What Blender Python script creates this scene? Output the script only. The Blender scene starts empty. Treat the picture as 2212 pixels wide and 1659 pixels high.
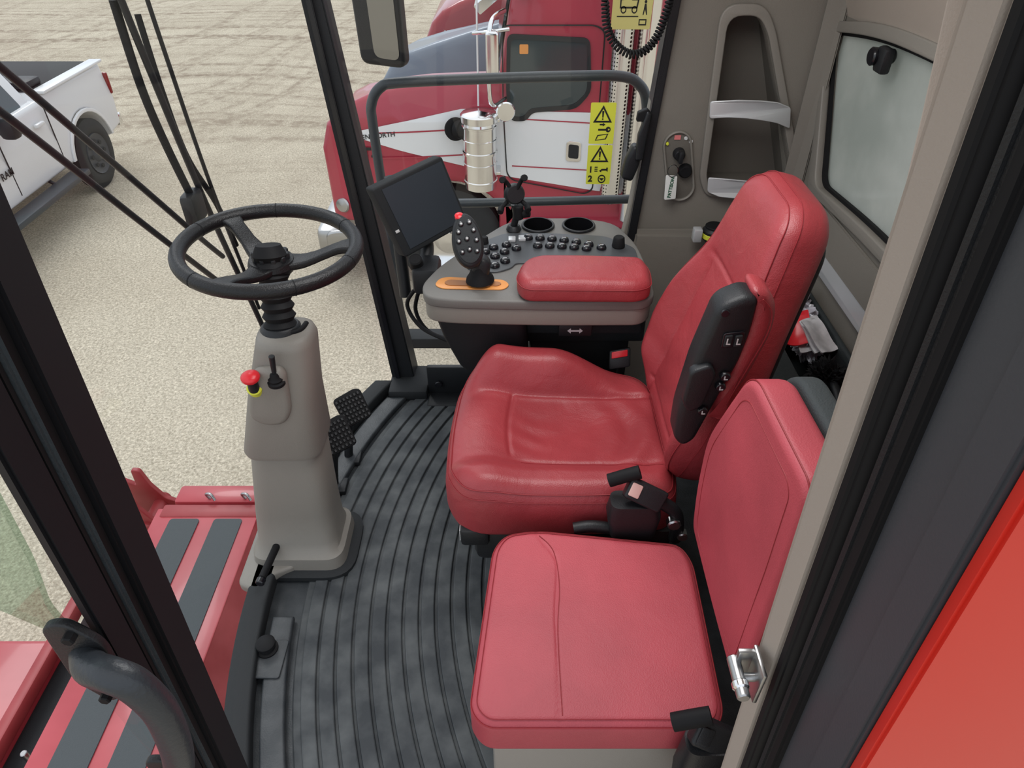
import bpy, bmesh, math, random
from mathutils import Vector, Matrix, noise
random.seed(4)
sc=bpy.context.scene
try:
    sc.view_settings.view_transform='Standard'
except Exception: pass
COL=bpy.context.collection

# ---------------------------------------------------------------- materials
def mat(name,col,rough=.5,metal=0,var=0.0,vscale=6,bump=0.0,bscale=200,col2=None,coat=0,spec=.5,detail=4):
    m=bpy.data.materials.new(name);m.use_nodes=True
    nt=m.node_tree;n=nt.nodes;l=nt.links;b=n['Principled BSDF']
    c=(col[0],col[1],col[2],1)
    b.inputs['Base Color'].default_value=c
    b.inputs['Roughness'].default_value=rough
    b.inputs['Metallic'].default_value=metal
    b.inputs['Specular IOR Level'].default_value=spec
    if coat: b.inputs['Coat Weight'].default_value=coat; b.inputs['Coat Roughness'].default_value=.08
    tc=n.new('ShaderNodeNewGeometry')
    if var or col2:
        no=n.new('ShaderNodeTexNoise');no.inputs['Scale'].default_value=vscale;no.inputs['Detail'].default_value=detail
        l.new(tc.outputs['Position'],no.inputs['Vector'])
        r=n.new('ShaderNodeValToRGB');l.new(no.outputs['Fac'],r.inputs['Fac'])
        c2=col2 or tuple(min(1,x*(1+var)) for x in col)
        c1=col if col2 else tuple(x*(1-var) for x in col)
        r.color_ramp.elements[0].position=.38;r.color_ramp.elements[1].position=.68
        r.color_ramp.elements[0].color=(*c1,1);r.color_ramp.elements[1].color=(*c2,1)
        l.new(r.outputs['Color'],b.inputs['Base Color'])
    if bump:
        no=n.new('ShaderNodeTexNoise');no.inputs['Scale'].default_value=bscale;no.inputs['Detail'].default_value=3
        l.new(tc.outputs['Position'],no.inputs['Vector'])
        bp=n.new('ShaderNodeBump');bp.inputs['Strength'].default_value=bump;bp.inputs['Distance'].default_value=.002
        l.new(no.outputs['Fac'],bp.inputs['Height']);l.new(bp.outputs['Normal'],b.inputs['Normal'])
    return m
def glassmat(name,tint,fac=.08):
    m=bpy.data.materials.new(name);m.use_nodes=True;nt=m.node_tree;n=nt.nodes;l=nt.links
    n.clear();o=n.new('ShaderNodeOutputMaterial');t=n.new('ShaderNodeBsdfTransparent');t.inputs[0].default_value=(*tint,1)
    g=n.new('ShaderNodeBsdfGlossy');g.inputs['Roughness'].default_value=.02
    mx=n.new('ShaderNodeMixShader');mx.inputs[0].default_value=fac
    l.new(t.outputs[0],mx.inputs[1]);l.new(g.outputs[0],mx.inputs[2]);l.new(mx.outputs[0],o.inputs[0])
    return m
def leather(name,col,rough,wr=.25):
    m=mat(name,col,rough,var=.10,vscale=5)
    nt=m.node_tree;n=nt.nodes;l=nt.links;b=n['Principled BSDF']
    g=n.new('ShaderNodeNewGeometry')
    v=n.new('ShaderNodeTexVoronoi');v.inputs['Scale'].default_value=420
    w=n.new('ShaderNodeTexNoise');w.inputs['Scale'].default_value=14;w.inputs['Detail'].default_value=5;w.inputs['Distortion'].default_value=.6
    l.new(g.outputs['Position'],v.inputs['Vector']);l.new(g.outputs['Position'],w.inputs['Vector'])
    b1=n.new('ShaderNodeBump');b1.inputs['Strength'].default_value=.35;b1.inputs['Distance'].default_value=.0008
    b2=n.new('ShaderNodeBump');b2.inputs['Strength'].default_value=wr;b2.inputs['Distance'].default_value=.01
    l.new(v.outputs['Distance'],b1.inputs['Height']);l.new(w.outputs['Fac'],b2.inputs['Height'])
    l.new(b2.outputs['Normal'],b1.inputs['Normal']);l.new(b1.outputs['Normal'],b.inputs['Normal'])
    return m
M={}
M['red_leather']=leather('red_leather',(.335,.040,.048),.41,.34)
M['red_leather_inst']=leather('red_leather_light',(.45,.064,.084),.52,.12)
M['stitch']=mat('stitch',(.28,.018,.025),.6)
M['taupe']=mat('taupe_plastic',(.225,.208,.182),.5,bump=.25,bscale=600)
M['console']=mat('console_plastic',(.150,.143,.132),.5,bump=.25,bscale=600)
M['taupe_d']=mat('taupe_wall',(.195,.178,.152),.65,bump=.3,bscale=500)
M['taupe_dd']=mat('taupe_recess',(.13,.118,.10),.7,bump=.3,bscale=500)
M['beige']=mat('beige_trim',(.37,.32,.275),.6,bump=.2,bscale=500)
M['box_beige']=mat('seat_box_beige',(.29,.265,.235),.6,bump=.2,bscale=500)
M['black']=mat('black_plastic',(.012,.013,.015),.45,bump=.25,bscale=500,spec=.4)
M['black_m']=mat('black_matte',(.018,.020,.022),.7,bump=.3,bscale=300,spec=.35)
M['post_black']=mat('post_black',(.010,.010,.012),.6,spec=.2)
M['rubber']=mat('rubber',(.009,.009,.010),.65,spec=.2)
M['void']=mat('cup_interior',(.006,.006,.007),.95,spec=.02)
M['gloss']=mat('black_gloss',(.008,.008,.011),.25,coat=.15)
M['wheel']=mat('wheel_leather',(.007,.007,.008),.40,bump=.5,bscale=350,spec=.4)
M['matmat']=mat('rubber_mat',(.046,.051,.056),.68,col2=(.100,.107,.110),vscale=14,bump=.3,bscale=120,detail=13,spec=.3)
M['curb']=mat('floor_curb',(.030,.035,.040),.5,col2=(.055,.060,.065),vscale=22,bump=.4,bscale=300,detail=8)
M['grayjamb']=mat('gray_jamb',(.045,.049,.057),.5,bump=.1,bscale=300)
M['handle']=mat('powder_coat_grey',(.024,.029,.035),.42,bump=.3,bscale=250)
M['rail']=mat('rail_grey',(.045,.053,.060),.4,bump=.3,bscale=350)
M['darkshell']=mat('dark_shell',(.028,.036,.038),.75,bump=.5,bscale=400)
M['redpaint']=mat('red_paint',(.62,.020,.010),.35,coat=.2)
M['deckred']=mat('deck_red',(.38,.030,.042),.35,col2=(.48,.06,.075),vscale=3,coat=.2)
M['deckred_d']=mat('deck_red_dark',(.27,.018,.022),.45,col2=(.36,.045,.05),vscale=6)  # darker deck red for the side slope, end plate, edge bar and hinge bracket
M['grip']=mat('grip_strip',(.075,.085,.09),.85,bump=.8,bscale=300)
M['chrome']=mat('chrome',(.80,.80,.80),.14,1)
M['steel']=mat('steel',(.42,.42,.42),.32,1)
M['silver']=mat('silver_trim',(.62,.63,.64),.35,.35)
M['screen']=mat('screen',(.036,.044,.055),.35)
M['panel']=mat('keypad_panel',(.075,.080,.086),.4,.2)
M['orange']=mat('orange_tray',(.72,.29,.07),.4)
M['redbtn']=mat('red_button',(.70,.02,.03),.3)
M['yellow']=mat('yellow_label',(.68,.70,.06),.5)
M['yellowpl']=mat('pale_yellow_label',(.60,.55,.20),.5)
M['white']=mat('white_paint',(.74,.75,.76),.3,coat=.4)
M['whitepl']=mat('white_plastic',(.78,.78,.74),.5)
M['paper']=mat('grey_white_paper',(.60,.59,.60),.6,var=.15,vscale=40)
M['print']=mat('print_black',(.01,.01,.01),.6)
M['lightprint']=mat('print_light',(.6,.6,.6),.6)
M['truckred']=mat('truck_red',(.38,.030,.055),.3,var=.08,vscale=1.5,coat=.4)
M['truckgrey']=mat('truck_grey',(.16,.19,.235),.35,.2,coat=.25)
M['truckred2']=mat('truck_red_deep',(.31,.012,.022),.25,coat=.5)
M['darkglass']=mat('dark_glass',(.03,.045,.05),.08,coat=.5)
M['tire']=mat('tire',(.022,.022,.022),.85,bump=.5,bscale=60)
M['tread']=mat('tread_plate',(.45,.45,.44),.4,.7,bump=1.0,bscale=60)
M['glass']=glassmat('clear_glass',(.97,.985,.98),.03)
M['greenglass']=glassmat('green_glass',(.74,.83,.76),.12)
m=bpy.data.materials.new('dusty_glass');m.use_nodes=True;nt=m.node_tree;n=nt.nodes;l=nt.links;n.clear()
o=n.new('ShaderNodeOutputMaterial');t=n.new('ShaderNodeBsdfTranslucent');d=n.new('ShaderNodeBsdfPrincipled')
g=n.new('ShaderNodeNewGeometry');no=n.new('ShaderNodeTexNoise');no.inputs['Scale'].default_value=3;no.inputs['Detail'].default_value=6
r=n.new('ShaderNodeValToRGB');r.color_ramp.elements[0].color=(.50,.53,.50,1);r.color_ramp.elements[1].color=(.72,.73,.70,1);r.color_ramp.elements[0].position=.35;r.color_ramp.elements[1].position=.65
l.new(g.outputs['Position'],no.inputs['Vector']);l.new(no.outputs['Fac'],r.inputs['Fac'])
l.new(r.outputs['Color'],t.inputs['Color']);l.new(r.outputs['Color'],d.inputs['Base Color']);d.inputs['Roughness'].default_value=.15
mx=n.new('ShaderNodeMixShader');mx.inputs[0].default_value=.4
l.new(t.outputs[0],mx.inputs[1]);l.new(d.outputs[0],mx.inputs[2]);l.new(mx.outputs[0],o.inputs[0]);M['dusty']=m
# gravel
m=bpy.data.materials.new('gravel');m.use_nodes=True;nt=m.node_tree;n=nt.nodes;l=nt.links;b=n['Principled BSDF'];b.inputs['Roughness'].default_value=.95;b.inputs['Specular IOR Level'].default_value=.1
g=n.new('ShaderNodeNewGeometry')
v=n.new('ShaderNodeTexVoronoi');v.inputs['Scale'].default_value=85
f=n.new('ShaderNodeTexNoise');f.inputs['Scale'].default_value=42;f.inputs['Detail'].default_value=8;f.inputs['Roughness'].default_value=.8
big=n.new('ShaderNodeTexNoise');big.inputs['Scale'].default_value=.8;big.inputs['Detail'].default_value=5
for x in (v,f,big): l.new(g.outputs['Position'],x.inputs['Vector'])
r1=n.new('ShaderNodeValToRGB');r1.color_ramp.elements[0].position=.32;r1.color_ramp.elements[1].position=.62
r1.color_ramp.elements[0].color=(.28,.238,.18,1);r1.color_ramp.elements[1].color=(.73,.665,.555,1)
l.new(f.outputs['Fac'],r1.inputs['Fac'])
bw=n.new('ShaderNodeRGBToBW');l.new(v.outputs['Color'],bw.inputs[0])
r2=n.new('ShaderNodeValToRGB');r2.color_ramp.elements[0].color=(.72,.71,.68,1);r2.color_ramp.elements[1].color=(1.2,1.19,1.16,1)
l.new(bw.outputs[0],r2.inputs['Fac'])
mu=n.new('ShaderNodeMixRGB');mu.blend_type='MULTIPLY';mu.inputs[0].default_value=1
l.new(r1.outputs[0],mu.inputs[1]);l.new(r2.outputs[0],mu.inputs[2])
r3=n.new('ShaderNodeValToRGB');r3.color_ramp.elements[0].color=(.93,.92,.90,1);r3.color_ramp.elements[1].color=(1.04,1.04,1.03,1);r3.color_ramp.elements[0].position=.35;r3.color_ramp.elements[1].position=.65
l.new(big.outputs['Fac'],r3.inputs['Fac'])
mu2=n.new('ShaderNodeMixRGB');mu2.blend_type='MULTIPLY';mu2.inputs[0].default_value=1
l.new(mu.outputs[0],mu2.inputs[1]);l.new(r3.outputs[0],mu2.inputs[2])
def track(cx,cy,sp,w0):
    cb=n.new('ShaderNodeVectorMath');cb.operation='SUBTRACT';cb.inputs[1].default_value=(cx,cy,-2);l.new(g.outputs['Position'],cb.inputs[0])
    ln=n.new('ShaderNodeVectorMath');ln.operation='LENGTH';l.new(cb.outputs[0],ln.inputs[0])
    dn=n.new('ShaderNodeTexNoise');dn.inputs['Scale'].default_value=.12;dn.inputs['Detail'].default_value=1;l.new(g.outputs['Position'],dn.inputs['Vector'])
    ad=n.new('ShaderNodeMath');ad.operation='MULTIPLY_ADD';l.new(dn.outputs['Fac'],ad.inputs[0]);ad.inputs[1].default_value=3;l.new(ln.outputs['Value'],ad.inputs[2])
    no=n.new('ShaderNodeTexNoise');no.noise_dimensions='1D';no.inputs['Scale'].default_value=sp;no.inputs['Detail'].default_value=5;no.inputs['Roughness'].default_value=.7;l.new(ad.outputs[0],no.inputs['W'])
    rr=n.new('ShaderNodeValToRGB');rr.color_ramp.elements[0].position=.46;rr.color_ramp.elements[1].position=.62;rr.color_ramp.elements[0].color=(0,0,0,1);rr.color_ramp.elements[1].color=(w0,w0,w0,1);l.new(no.outputs['Fac'],rr.inputs['Fac']);return rr
ta=track(-6,-38,1.6,.9);tb_=track(-60,30,1.1,.7)
mxx=n.new('ShaderNodeMath');mxx.operation='MAXIMUM';l.new(ta.outputs[0],mxx.inputs[0]);l.new(tb_.outputs[0],mxx.inputs[1])
br=n.new('ShaderNodeTexNoise');br.inputs['Scale'].default_value=5;br.inputs['Detail'].default_value=8;br.inputs['Roughness'].default_value=.7;l.new(g.outputs['Position'],br.inputs['Vector'])
brr=n.new('ShaderNodeValToRGB');brr.color_ramp.elements[0].position=.36;brr.color_ramp.elements[1].position=.58;l.new(br.outputs['Fac'],brr.inputs['Fac'])
m0=n.new('ShaderNodeMath');m0.operation='MULTIPLY';l.new(mxx.outputs[0],m0.inputs[0]);l.new(brr.outputs[0],m0.inputs[1])
sx=n.new('ShaderNodeSeparateXYZ');l.new(g.outputs['Position'],sx.inputs[0])
mr=n.new('ShaderNodeMapRange');mr.inputs['From Min'].default_value=7;mr.inputs['From Max'].default_value=12;mr.inputs['To Min'].default_value=.03
l.new(sx.outputs['Y'],mr.inputs['Value'])
mm=n.new('ShaderNodeMath');mm.operation='MULTIPLY';l.new(m0.outputs[0],mm.inputs[0]);l.new(mr.outputs[0],mm.inputs[1])
mx=n.new('ShaderNodeMixRGB');mx.inputs[2].default_value=(.25,.195,.145,1);l.new(mm.outputs[0],mx.inputs[0]);l.new(mu2.outputs[0],mx.inputs[1])
l.new(mx.outputs[0],b.inputs['Base Color'])
bp=n.new('ShaderNodeBump');bp.inputs['Strength'].default_value=.4;bp.inputs['Distance'].default_value=.01;l.new(f.outputs['Fac'],bp.inputs['Height']);l.new(bp.outputs[0],b.inputs['Normal'])
M['gravel']=m
m=mat('perforated_chrome',(.7,.7,.7),.2,1);nt=m.node_tree;n=nt.nodes;l=nt.links;b=n['Principled BSDF']
g=n.new('ShaderNodeNewGeometry');v=n.new('ShaderNodeTexVoronoi');v.inputs['Scale'].default_value=34;v.inputs['Randomness'].default_value=0
l.new(g.outputs['Position'],v.inputs['Vector']);rr=n.new('ShaderNodeValToRGB');rr.color_ramp.interpolation='CONSTANT'
rr.color_ramp.elements[0].color=(.01,.01,.01,1);rr.color_ramp.elements[1].color=(.7,.7,.7,1);rr.color_ramp.elements[1].position=.36
l.new(v.outputs['Distance'],rr.inputs['Fac']);l.new(rr.outputs[0],b.inputs['Base Color']);M['perf']=m

# ---------------------------------------------------------------- object helpers
def PW(o):
    if o.parent is None: return Matrix.Translation(o.location)
    return PW(o.parent)@o.matrix_parent_inverse@Matrix.Translation(o.location)
def finish(name,me,material,parent=None,label=None,smooth=True,ang=40):
    bm=bmesh.new();bm.from_mesh(me);bmesh.ops.remove_doubles(bm,verts=bm.verts,dist=1e-6);bmesh.ops.recalc_face_normals(bm,faces=bm.faces)
    bm.to_mesh(me);bm.free()
    if len(me.vertices):
        lo=Vector([min(v.co[i] for v in me.vertices) for i in range(3)]);hi=Vector([max(v.co[i] for v in me.vertices) for i in range(3)])
        c=(lo+hi)/2;c.z=lo.z
        me.transform(Matrix.Translation(-c))
    else: c=Vector((0,0,0))
    me.name=name
    o=bpy.data.objects.new(name,me);o.location=c;COL.objects.link(o)
    me.materials.clear();me.materials.append(material if not isinstance(material,str) else M[material])
    if smooth:
        for p in me.polygons:p.use_smooth=True
        try: me.set_sharp_from_angle(angle=math.radians(ang))
        except Exception: pass
    if parent is not None:
        o.parent=parent;o.matrix_parent_inverse=PW(parent).inverted()
    if label:o['label']=label
    return o
def thing(name,label,cat,loc=(0,0,0),group=None):
    e=bpy.data.objects.new(name,None);e.empty_display_size=.05;e.location=loc;COL.objects.link(e)
    e['label']=label;e['category']=cat
    if group:e['group']=group
    return e
def tag(o,label,cat,group=None,kind=None):
    o['label']=label;o['category']=cat
    if group:o['group']=group
    if kind:o['kind']=kind
    return o
def struct(o): o['kind']='structure';return o
def mk(name,vs,fs,material,parent=None,**k):
    me=bpy.data.meshes.new(name);me.from_pydata([tuple(v) for v in vs],[],fs);me.update()
    return finish(name,me,material,parent,**k)
def rnd(pts,r,n=5):
    out=[];N=len(pts)
    for i in range(N):
        p=Vector(pts[i]);a=Vector(pts[i-1]);b=Vector(pts[(i+1)%N])
        rr=r[i] if isinstance(r,(list,tuple)) else r
        da=(a-p);db=(b-p);d=min(rr,da.length*.48,db.length*.48)
        if d<1e-5: out.append(tuple(p));continue
        s=p+da.normalized()*d;e=p+db.normalized()*d
        for k in range(n+1):
            t=k/n;q=s*(1-t)**2+p*2*t*(1-t)+e*t*t;out.append(tuple(q))
    return out
def circ(cx,cy,r,n=24,ry=None): return [(cx+r*math.cos(2*math.pi*i/n),cy+(ry or r)*math.sin(2*math.pi*i/n)) for i in range(n)]
def plate(name,loops,depth,F,material,parent=None,bev=0,cuts=None,**k):
    cu=bpy.data.curves.new('tmp','CURVE');cu.dimensions='2D';cu.fill_mode='BOTH';cu.extrude=max(depth/2-bev,0)
    if bev: cu.bevel_depth=bev;cu.bevel_resolution=2;cu.offset=-bev
    for lp in loops:
        s=cu.splines.new('POLY');s.points.add(len(lp)-1)
        for i,p in enumerate(lp): s.points[i].co=(p[0],p[1],0,1)
        s.use_cyclic_u=True
    ob=bpy.data.objects.new('tmp',cu);COL.objects.link(ob)
    dg=bpy.context.evaluated_depsgraph_get();me=bpy.data.meshes.new_from_object(ob.evaluated_get(dg))
    bpy.data.objects.remove(ob)
    if cuts:
        bm=bmesh.new();bm.from_mesh(me)
        for ax in range(3):
            if ax>=len(cuts) or not cuts[ax]: continue
            vals=[v.co[ax] for v in bm.verts];lo,hi=min(vals),max(vals);s=cuts[ax]
            x=lo+s
            while x<hi-s*.2:
                no=Vector((0,0,0));no[ax]=1;co=Vector((0,0,0));co[ax]=x
                bmesh.ops.bisect_plane(bm,geom=bm.verts[:]+bm.edges[:]+bm.faces[:],plane_co=co,plane_no=no,dist=1e-5)
                x+=s
        bm.to_mesh(me);bm.free()
    for v in me.vertices: v.co=Vector(F(v.co.x,v.co.y,v.co.z))
    return finish(name,me,material,parent,**k)
def Fxz(y): return lambda a,b,c:(a,y+c,b)
def Fxy(z): return lambda a,b,c:(a,b,z+c)
def Fyz(x): return lambda a,b,c:(x+c,a,b)
def Fr(o,a,b,c):
    o=Vector(o);a=Vector(a);b=Vector(b);c=Vector(c)
    return lambda p,q,r:o+a*p+b*q+c*r
def box(name,lo,hi,material,parent=None,bev=.004,F=None,seg=2,**k):
    bm=bmesh.new();bmesh.ops.create_cube(bm,size=1)
    for v in bm.verts:
        v.co=Vector([lo[i]+(v.co[i]+.5)*(hi[i]-lo[i]) for i in range(3)])
    if bev: bmesh.ops.bevel(bm,geom=bm.edges[:],offset=bev,segments=seg,affect='EDGES',profile=.5)
    if F:
        for v in bm.verts: v.co=Vector(F(*v.co))
    me=bpy.data.meshes.new(name);bm.to_mesh(me);bm.free()
    return finish(name,me,material,parent,**k)
def frame(axis):
    z=Vector(axis).normalized();x=z.orthogonal().normalized()
    y=z.cross(x);return x,y,z
def lathe(name,prof,origin,axis,material,parent=None,n=32,**k):
    x,y,z=frame(axis);o=Vector(origin);vs=[];fs=[]
    m=len(prof)
    for i in range(n):
        a=2*math.pi*i/n;d=x*math.cos(a)+y*math.sin(a)
        for r,t in prof: vs.append(o+d*r+z*t)
    for i in range(n):
        j=(i+1)%n
        for q in range(m-1): fs.append((i*m+q,j*m+q,j*m+q+1,i*m+q+1))
    for q in (0,m-1):
        if prof[q][0]>1e-5: fs.append(tuple(i*m+q for i in range(n)))
    return mk(name,vs,fs,material,parent,**k)
def cyl(name,p0,p1,r0,r1,material,parent=None,n=24,bev=None,**k):
    p0=Vector(p0);p1=Vector(p1);L=(p1-p0).length;b=min(r0,r1,L)*.2 if bev is None else bev
    return lathe(name,[(max(r0-b,1e-4),0),(r0,b),(r1,L-b),(max(r1-b,1e-4),L)],p0,p1-p0,material,parent,n,**k)
def catmull(P,n=8,closed=False):
    P=[Vector(p) for p in P];out=[];N=len(P)
    rng=range(N if closed else N-1)
    for i in rng:
        p0=P[i-1] if (closed or i>0) else P[0];p1=P[i];p2=P[(i+1)%N];p3=P[(i+2)%N] if (closed or i+2<N) else P[-1]
        for k in range(n):
            t=k/n;out.append(.5*((2*p1)+(-p0+p2)*t+(2*p0-5*p1+4*p2-p3)*t*t+(-p0+3*p1-3*p2+p3)*t**3))
    if not closed: out.append(P[-1])
    return out
def tube(name,pts,r,material,parent=None,n=10,smooth_path=True,closed=False,res=8,**k):
    P=catmull(pts,res,closed) if smooth_path else [Vector(p) for p in pts]
    vs=[];fs=[];N=len(P);prev=None
    for i,p in enumerate(P):
        if closed: t=P[(i+1)%N]-P[i-1]
        else: t=P[min(i+1,N-1)]-P[max(i-1,0)]
        t=t.normalized() if t.length>1e-9 else Vector((0,0,1))
        if prev is None: x=t.orthogonal().normalized()
        else:
            x=prev-t*prev.dot(t);x=x.normalized() if x.length>1e-6 else t.orthogonal().normalized()
        prev=x;y=t.cross(x)
        for j in range(n):
            a=2*math.pi*j/n;vs.append(p+(x*math.cos(a)+y*math.sin(a))*r)
    for i in range(N if closed else N-1):
        q=(i+1)%N
        for j in range(n): fs.append((i*n+j,i*n+(j+1)%n,q*n+(j+1)%n,q*n+j))
    if not closed: fs.append(tuple(range(n)));fs.append(tuple((N-1)*n+j for j in range(n)))
    return mk(name,vs,fs,material,parent,ang=60,**k)
def resample(pts,n):
    P=[Vector(p) for p in pts];N=len(P);L=[0]
    for i in range(N): L.append(L[-1]+(P[(i+1)%N]-P[i]).length)
    out=[];j=0
    for k in range(n):
        s=L[-1]*k/n
        while L[j+1]<s:j+=1
        d=L[j+1]-L[j];t=(s-L[j])/d if d else 0
        out.append(P[j].lerp(P[(j+1)%N],t))
    return out
def pad(name,outline,z0,z1,r,h,F,material,parent=None,n=140,K=40,rb=.02,**k):
    P=resample(outline,n);N=n
    area=sum(P[i].x*P[(i+1)%N].y-P[(i+1)%N].x*P[i].y for i in range(N))
    if area<0:P.reverse()
    nor=[]
    for i in range(N):
        t=(P[(i+2)%N]-P[i-2]).normalized();nor.append(Vector((-t.y,t.x)))
    c=sum(P,Vector((0,0)))/N
    rings=[]
    for q in range(5):
        a=math.pi/2*q/4;rings.append([(*(P[i]+nor[i]*rb*(1-math.sin(a))),z0+rb*(1-math.cos(a))) for i in range(N)])
    for q in range(9):
        a=math.pi/2*q/8;w=math.sin(a)
        ring=[]
        for i in range(N):
            p=P[i]+nor[i]*r*(1-math.cos(a));ring.append((p.x,p.y,z1-r+r*w+h(p.x,p.y)*w))
        rings.append(ring)
    base=[P[i]+nor[i]*r for i in range(N)]
    for q in range(1,K):
        s=1-q/K;rg=[]
        for i in range(N):
            p=c+(base[i]-c)*s;rg.append((p.x,p.y,z1+h(p.x,p.y)))
        rings.append(rg)
    vs=[F(*p) for rg in rings for p in rg];fs=[]
    for q in range(len(rings)-1):
        for i in range(N): fs.append((q*N+i,q*N+(i+1)%N,(q+1)*N+(i+1)%N,(q+1)*N+i))
    vs.append(F(c.x,c.y,z1+h(c.x,c.y)));ci=len(vs)-1
    for i in range(N): fs.append(((len(rings)-1)*N+i,(len(rings)-1)*N+(i+1)%N,ci))
    fs.append(tuple(range(N)))
    return mk(name,vs,fs,material,parent,ang=80,**k)
def loft(name,secs,material,parent=None,rad=.03,cap=True,**k):
    vs=[];fs=[];n=None
    for z,x0,x1,y0,y1 in secs:
        rg=rnd([(x0,y0),(x1,y0),(x1,y1),(x0,y1)],rad,6);n=len(rg)
        vs+= [(p[0],p[1],z) for p in rg]
    for q in range(len(secs)-1):
        for i in range(n): fs.append((q*n+i,q*n+(i+1)%n,(q+1)*n+(i+1)%n,(q+1)*n+i))
    if cap: fs.append(tuple(range(n)));fs.append(tuple((len(secs)-1)*n+i for i in range(n)))
    return mk(name,vs,fs,material,parent,**k)
def text(name,s,size,F,material,parent=None,ext=.0005,bold=0,spacing=1):
    cu=bpy.data.curves.new('t','FONT');cu.body=s;cu.size=size;cu.extrude=ext;cu.align_x='CENTER';cu.align_y='CENTER';cu.offset=bold;cu.space_character=spacing
    ob=bpy.data.objects.new('t',cu);COL.objects.link(ob)
    dg=bpy.context.evaluated_depsgraph_get();me=bpy.data.meshes.new_from_object(ob.evaluated_get(dg));bpy.data.objects.remove(ob)
    for v in me.vertices:v.co=Vector(F(v.co.x,v.co.y,v.co.z))
    return finish(name,me,material,parent,smooth=False)
G=lambda x,c,w: math.exp(-((x-c)/w)**2)
def sm(x,a,b):
    t=max(0,min(1,(x-a)/(b-a)));return t*t*(3-2*t)

# ---------------------------------------------------------------- camera, world, light
cd=bpy.data.cameras.new('camera');cd.sensor_width=36;cd.lens=1500/2212*36;cd.clip_start=.01;cd.clip_end=500
cam=bpy.data.objects.new('camera',cd);COL.objects.link(cam);cam.location=(0,0,1.6);cam.rotation_euler=(math.radians(90-38.66),0,0);sc.camera=cam
w=bpy.data.worlds.new('overcast_sky');sc.world=w;w.use_nodes=True;nt=w.node_tree;n=nt.nodes;l=nt.links
bg=n['Background'];tc=n.new('ShaderNodeTexCoord');sp=n.new('ShaderNodeSeparateXYZ');l.new(tc.outputs['Generated'],sp.inputs[0])
rp=n.new('ShaderNodeValToRGB');l.new(sp.outputs['Z'],rp.inputs[0]);rp.color_ramp.elements[0].color=(.80,.86,.94,1);rp.color_ramp.elements[1].color=(1,1,1,1)
cl=n.new('ShaderNodeTexNoise');cl.inputs['Scale'].default_value=3;cl.inputs['Detail'].default_value=4;l.new(tc.outputs['Generated'],cl.inputs['Vector'])
cr=n.new('ShaderNodeValToRGB');cr.color_ramp.elements[0].color=(.75,.79,.85,1);cr.color_ramp.elements[1].color=(1,1,1,1);l.new(cl.outputs['Fac'],cr.inputs[0])
mw=n.new('ShaderNodeMixRGB');mw.blend_type='MULTIPLY';mw.inputs[0].default_value=1;l.new(rp.outputs[0],mw.inputs[1]);l.new(cr.outputs[0],mw.inputs[2]);l.new(mw.outputs[0],bg.inputs[0]);bg.inputs[1].default_value=1.35
def light(name,kind,loc,rot,en,size=1,sy=None,col=(1,1,1)):
    d=bpy.data.lights.new(name,kind);d.energy=en;d.color=col
    if kind=='AREA':
        d.shape='RECTANGLE';d.size=size;d.size_y=sy or size
    else: d.angle=size
    o=bpy.data.objects.new(name,d);o.location=loc;o.rotation_euler=rot;COL.objects.link(o);return o
light('hazy_sun','SUN',(0,0,10),(math.radians(-38),math.radians(-22),0),.8,.35)
light('cab_fill_light','AREA',(.05,1.15,1.70),(0,0,0),11,.7,.7)  # area fill under the ceiling, added to brighten the cab; no lamp fitting

# ---------------------------------------------------------------- ground
struct(mk('ground',[(-90,-30,-2),(90,-30,-2),(90,160,-2),(-90,160,-2)],[(0,1,2,3)],'gravel'))

# ---------------------------------------------------------------- cab shell
CX,CY=1.08,1.15
def arcx(y,R): return CX-math.sqrt(R*R-(y-CY)**2)
ys=[.42+i*(1.98-.42)/40 for i in range(41)]
fl=[(arcx(y,1.76),y) for y in ys]+[(.88,1.98),(.88,.42)]
struct(plate('floor',[fl],.05,Fxy(-.026),'curb',bev=.004))
prof=[];r=1.115;prof.append((r,.0))
while r<1.595:
    prof+= [(r+.0005,.003),(r+.0050,.003),(r+.0070,.0105),(r+.0090,.0115),(r+.0370,.0115),(r+.0390,.0105),(r+.0408,.003)]
    r+=.0415
prof+=[(1.628,.004),(1.632,.0)]
vs=[];fs=[];T=90;m_=len(prof)
for r_,z_ in prof:
    a0=math.asin((.44-CY)/r_);a1=math.asin((1.95-CY)/r_)
    for i in range(T+1):
        a=a0+(a1-a0)*i/T;vs.append((CX-r_*math.cos(a),CY+r_*math.sin(a),z_))
for q in range(m_-1):
    for i in range(T): fs.append((q*(T+1)+i,q*(T+1)+i+1,(q+1)*(T+1)+i+1,(q+1)*(T+1)+i))
tag(mk('floor_mat',vs,fs,'matmat',ang=25),'dusty black ribbed rubber floor mat with curved ribs','floor mat')
def arcband(name,r0,r1,z0,z1,y0,y1,material,bev=.006,N=40):
    Y=[y0+(y1-y0)*i/N for i in range(N+1)]
    lp=[(arcx(y,r1),y) for y in Y]+[(arcx(y,r0),y) for y in reversed(Y)]
    return plate(name,[lp],z1-z0,Fxy((z0+z1)/2),material,bev=bev)
struct(arcband('trim_1',1.715,1.775,.0,.045,.44,1.97,'black_m',.008))
struct(arcband('trim_2',1.645,1.70,.0,.022,.50,1.02,'curb',.006))
struct(arcband('trim_3',1.64,1.70,.0,.022,1.42,1.90,'curb',.006))
wp=[(-.335,.385),(-.40,.395),(-.47,.43),(-.54,.52)]+[(arcx(y,1.75),y) for y in [.62,.72,.82,.92,1.02,1.12,1.22,1.32,1.42,1.52,1.62,1.72,1.82,1.90,1.97]]
wp=[tuple(p) for p in catmull([(a,b) for a,b in wp],4)]
vs=[];fs=[];N=len(wp)
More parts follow.
